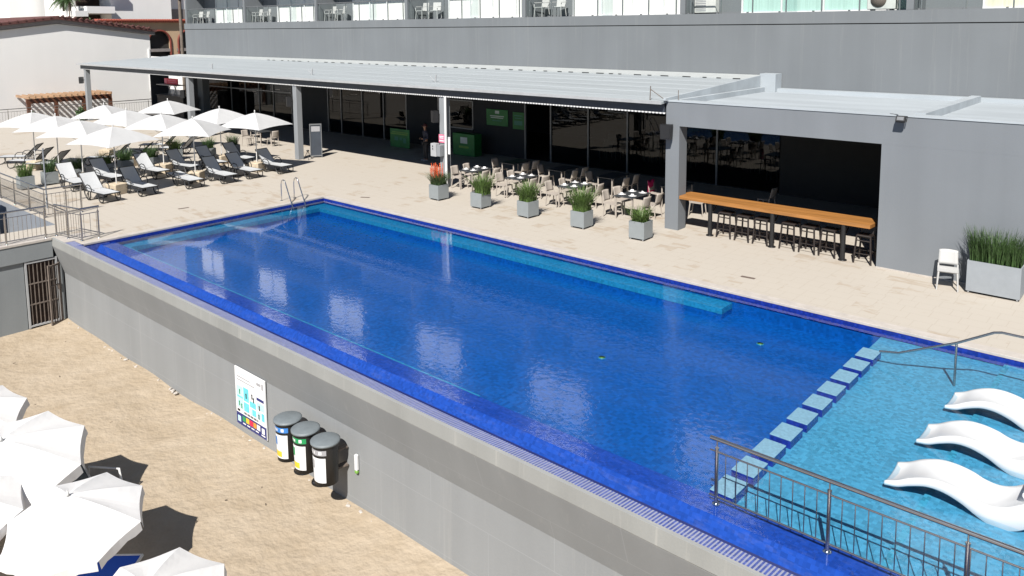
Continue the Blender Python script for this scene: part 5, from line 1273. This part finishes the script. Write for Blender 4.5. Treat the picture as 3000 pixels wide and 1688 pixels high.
b = MB(); b.tube([(-.12, -.1, -.04), (-.12, -.02, .08), (.12, -.02, .08), (.12, -.1, -.04)], .012, 6); b.tube([(-.1, .02, .11), (-.3, .05, .12)], .006, 5); b.build('bracket', M['black'], t)
def box_sign(name, lab, cat, loc, w, h, d, m, marks, rz=0, grp=None):
    t = thing(name, lab, cat, loc, rz, grp); b = MB(); b.bbox(-w/2, w/2, -d/2, d/2, 0, h, .008); b.build('board', M[m], t)
    for nm, x0, x1, z0, z1, mm in marks: b = MB(); b.box(x0, x1, -d/2-.006, -d/2-.001, z0, z1); b.build(nm, M[mm], t)
    return t
box_sign('post_sign', 'small pink and white notice on the middle canopy post', 'sign', (-21.80, 20.395, 1.72), .32, .32, .02, 'pink', [('text_line', -.12, .12, .23, .26, 'wprint'), ('text_line', -.10, .10, .17, .20, 'wprint'), ('text_line', -.12, .12, .06, .10, 'wprint')])
t = box_sign('electric_box', 'pale grey electric box with two black dots on the middle canopy post', 'electric box', (-22.03, 20.25, 1.2), .30, .50, .20, 'trim', [('switch', -.05, .0, .36, .42, 'black'), ('switch', -.05, .0, .26, .32, 'black')])
b = MB(); b.box(.152, .33, -.05, .15, .02, .44); b.build('side_box', M['steelpost'], t)
box_sign('side_notice_board', 'narrow white board on the right side of the middle canopy post', 'sign', (-21.36, 20.36, 1.32), .10, .66, .05, 'wprint', [('edge', -.045, .045, .62, .65, 'gray')])
box_sign('wall_notice', 'upright pale notice on the dark wall left of the middle post', 'sign', (-29.2, 27.30, 1.9), .5, .72, .02, 'gray', [('text_line', -.2, .2, .5, .56, 'trim')])
box_sign('green_banner_stand', 'low dark green banner stand with lime stripe in the shade', 'banner', (-30.75, 25.85, .02), 1.5, .95, .04, 'green', [('stripe', -.7, .62, .66, .72, 'greenl'), ('stripe', -.6, .66, .76, .80, 'greenl'), ('figure', -.4, -.1, .35, .55, 'greent'), ('figure', .0, .2, .38, .52, 'greent'), ('figure', .28, .5, .25, .5, 'greent')])
box_sign('green_podium', 'green podium with a white square emblem behind the middle post', 'podium', (-26.4, 26.35, .02), 1.45, 1.04, .5, 'green', [('emblem', -.2, .26, .58, .88, 'logo'), ('lettering', -.3, .35, .36, .46, 'greenl')])
box_sign('green_wall_poster', 'dark green poster with white emblem on the shaded wall', 'poster', (-25.3, 27.30, 1.42), 1.4, .78, .02, 'green', [('emblem', -.12, .14, .58, .72, 'logo'), ('text_line', -.45, .45, .44, .48, 'logo'), ('text_line', -.4, .4, .36, .40, 'logo'), ('text_line', -.3, .3, .22, .26, 'greent')])
box_sign('green_door_poster', 'narrow dark green poster beside the dark doorway', 'poster', (-23.95, 27.30, 1.35), .7, .8, .02, 'green', [('text_line', -.25, .25, .62, .66, 'greent'), ('text_line', -.2, .2, .5, .54, 'greent'), ('text_line', -.25, .25, .2, .4, 'greent')])
t = thing('menu_stand', 'tall framed menu stand by the post nearest the loungers', 'menu stand', (-31.55, 21.35, 0), R(55))
b = MB(); b.box(-.28, -.24, -.04, .04, 0, 1.62); b.box(.24, .28, -.04, .04, 0, 1.62); b.box(-.239, .239, -.04, .04, 1.56, 1.62); b.box(-.239, .239, -.04, .04, .06, .12); b.build('frame', M['mull'], t)
b = MB(); b.box(-.238, .238, -.01, .01, .121, 1.559); b.build('panel', M['beam'], t); b = MB(); b.box(-.2, .2, -.018, -.012, 1.25, 1.5); b.build('heading', M['gray'], t)
t = thing('tripod_stand', 'small black tripod at the foot of the menu stand', 'stand', (-31.35, 20.75, 0))
for a in (90, 210, 330): b = MB(); b.tube([(0, 0, .42), (.22*math.cos(R(a)), .22*math.sin(R(a)), 0)], .013, 6); b.build('leg', M['black'], t)
b = MB(); b.lathe([(.06, .40), (.07, .44), (.02, .46)], 12); b.build('head', M['black'], t)
t = box_sign('red_sign', 'red sign with pale lettering on a trestle at the far end of the canopy', 'sign', (-54.35, 25.1, 2.30), 2.0, .42, .06, 'red', [('emblem', -.98, -.6, .04, .38, 'pink'), ('text_line', -.45, .85, .24, .31, 'pink'), ('text_line', -.35, .75, .12, .17, 'pink')])
b = MB()
for x in (-.5, .4): b.tube([(x, 0, 0), (x+.35, 0, -.72)], .03, 6); b.tube([(x+.35, 0, 0), (x, 0, -.72)], .03, 6)
b.box(-1.6, 1.3, -.35, .35, -.06, -.005); b.build('trestle', M['trim'], t)
t = thing('service_counter', 'black service counter under the red sign', 'counter', (-53.9, 25.1, 0))
b = MB(); b.bbox(-1.9, 2.0, -.4, .4, 0, 1.52, .02); b.build('body', M['binblack'], t); b = MB(); b.box(-1.95, 2.05, -.45, .45, 1.521, 1.57); b.build('top', M['black'], t)
for k, (x, y, lab) in enumerate(((-26.05, 12.2, 'small rusty drain cover left of the pool'), (-8.05, 17.6, 'small grey drain cover on the paving above the pool bench end'), (-22.6, 17.3, 'small drain mark on the paving near the pool ladder'))):
    t = thing('drain_cover', lab, 'drain', (x, y, .003), R((80, 5, 30)[k]), 'drain covers in the paving')
    b = MB(); b.box(-.17, .17, -.05, .05, 0, .006); b.build('plate', M['drain'], t)
t = thing('litter_bin', 'pale bin with a black lid at the left edge behind the railing', 'bin', (-31.9, 7.35, -.9))
b = MB(); b.bbox(-.35, .35, -.35, .35, .0, 1.5, .03); b.build('body', M['stair'], t); b = MB(); b.bbox(-.38, .38, -.38, .38, 1.501, 1.7, .05); b.build('lid', M['binblack'], t)
t = thing('shower_post', 'thin blue-grey post standing by the stair railing', 'post', (-29.75, 9.15, 0))
b = MB(); b.tube([(0, 0, 0), (0, 0, 2.1)], .025, 10); b.build('shaft', M['stair'], t); b = MB(); b.tube([(0, 0, 2.0), (0, -.25, 2.08)], .02, 8); b.lathe([(.02, 0), (.07, -.03)], 12, T=Matrix.Translation((0, -.25, 2.07))); b.build('shower_head', M['steel'], t)
for k, (x, y) in enumerate(((-8.7, 12.4), (-6.6, 15.1))):
    t = thing('pool_drain', ('round pale green drain fitting on the pool floor', 'pool floor fitting near the deck end of the stepping stones', 'small round fitting on the bench far end', 'small round fitting on the bench middle')[k], 'pool fitting', (x, y, -.498), 0, 'round fittings in the pool')  # green floor drains; the lens is plain colour and gives no light
    b = MB(); b.lathe([(.075, 0), (.08, 0), (.082, .012), (.07, .016)], 16); b.build('ring', M['bench'], t)
    b = MB(); b.lathe([(.01, .017), (.065, .018)], 16); b.build('lens', M['greenl'], t)
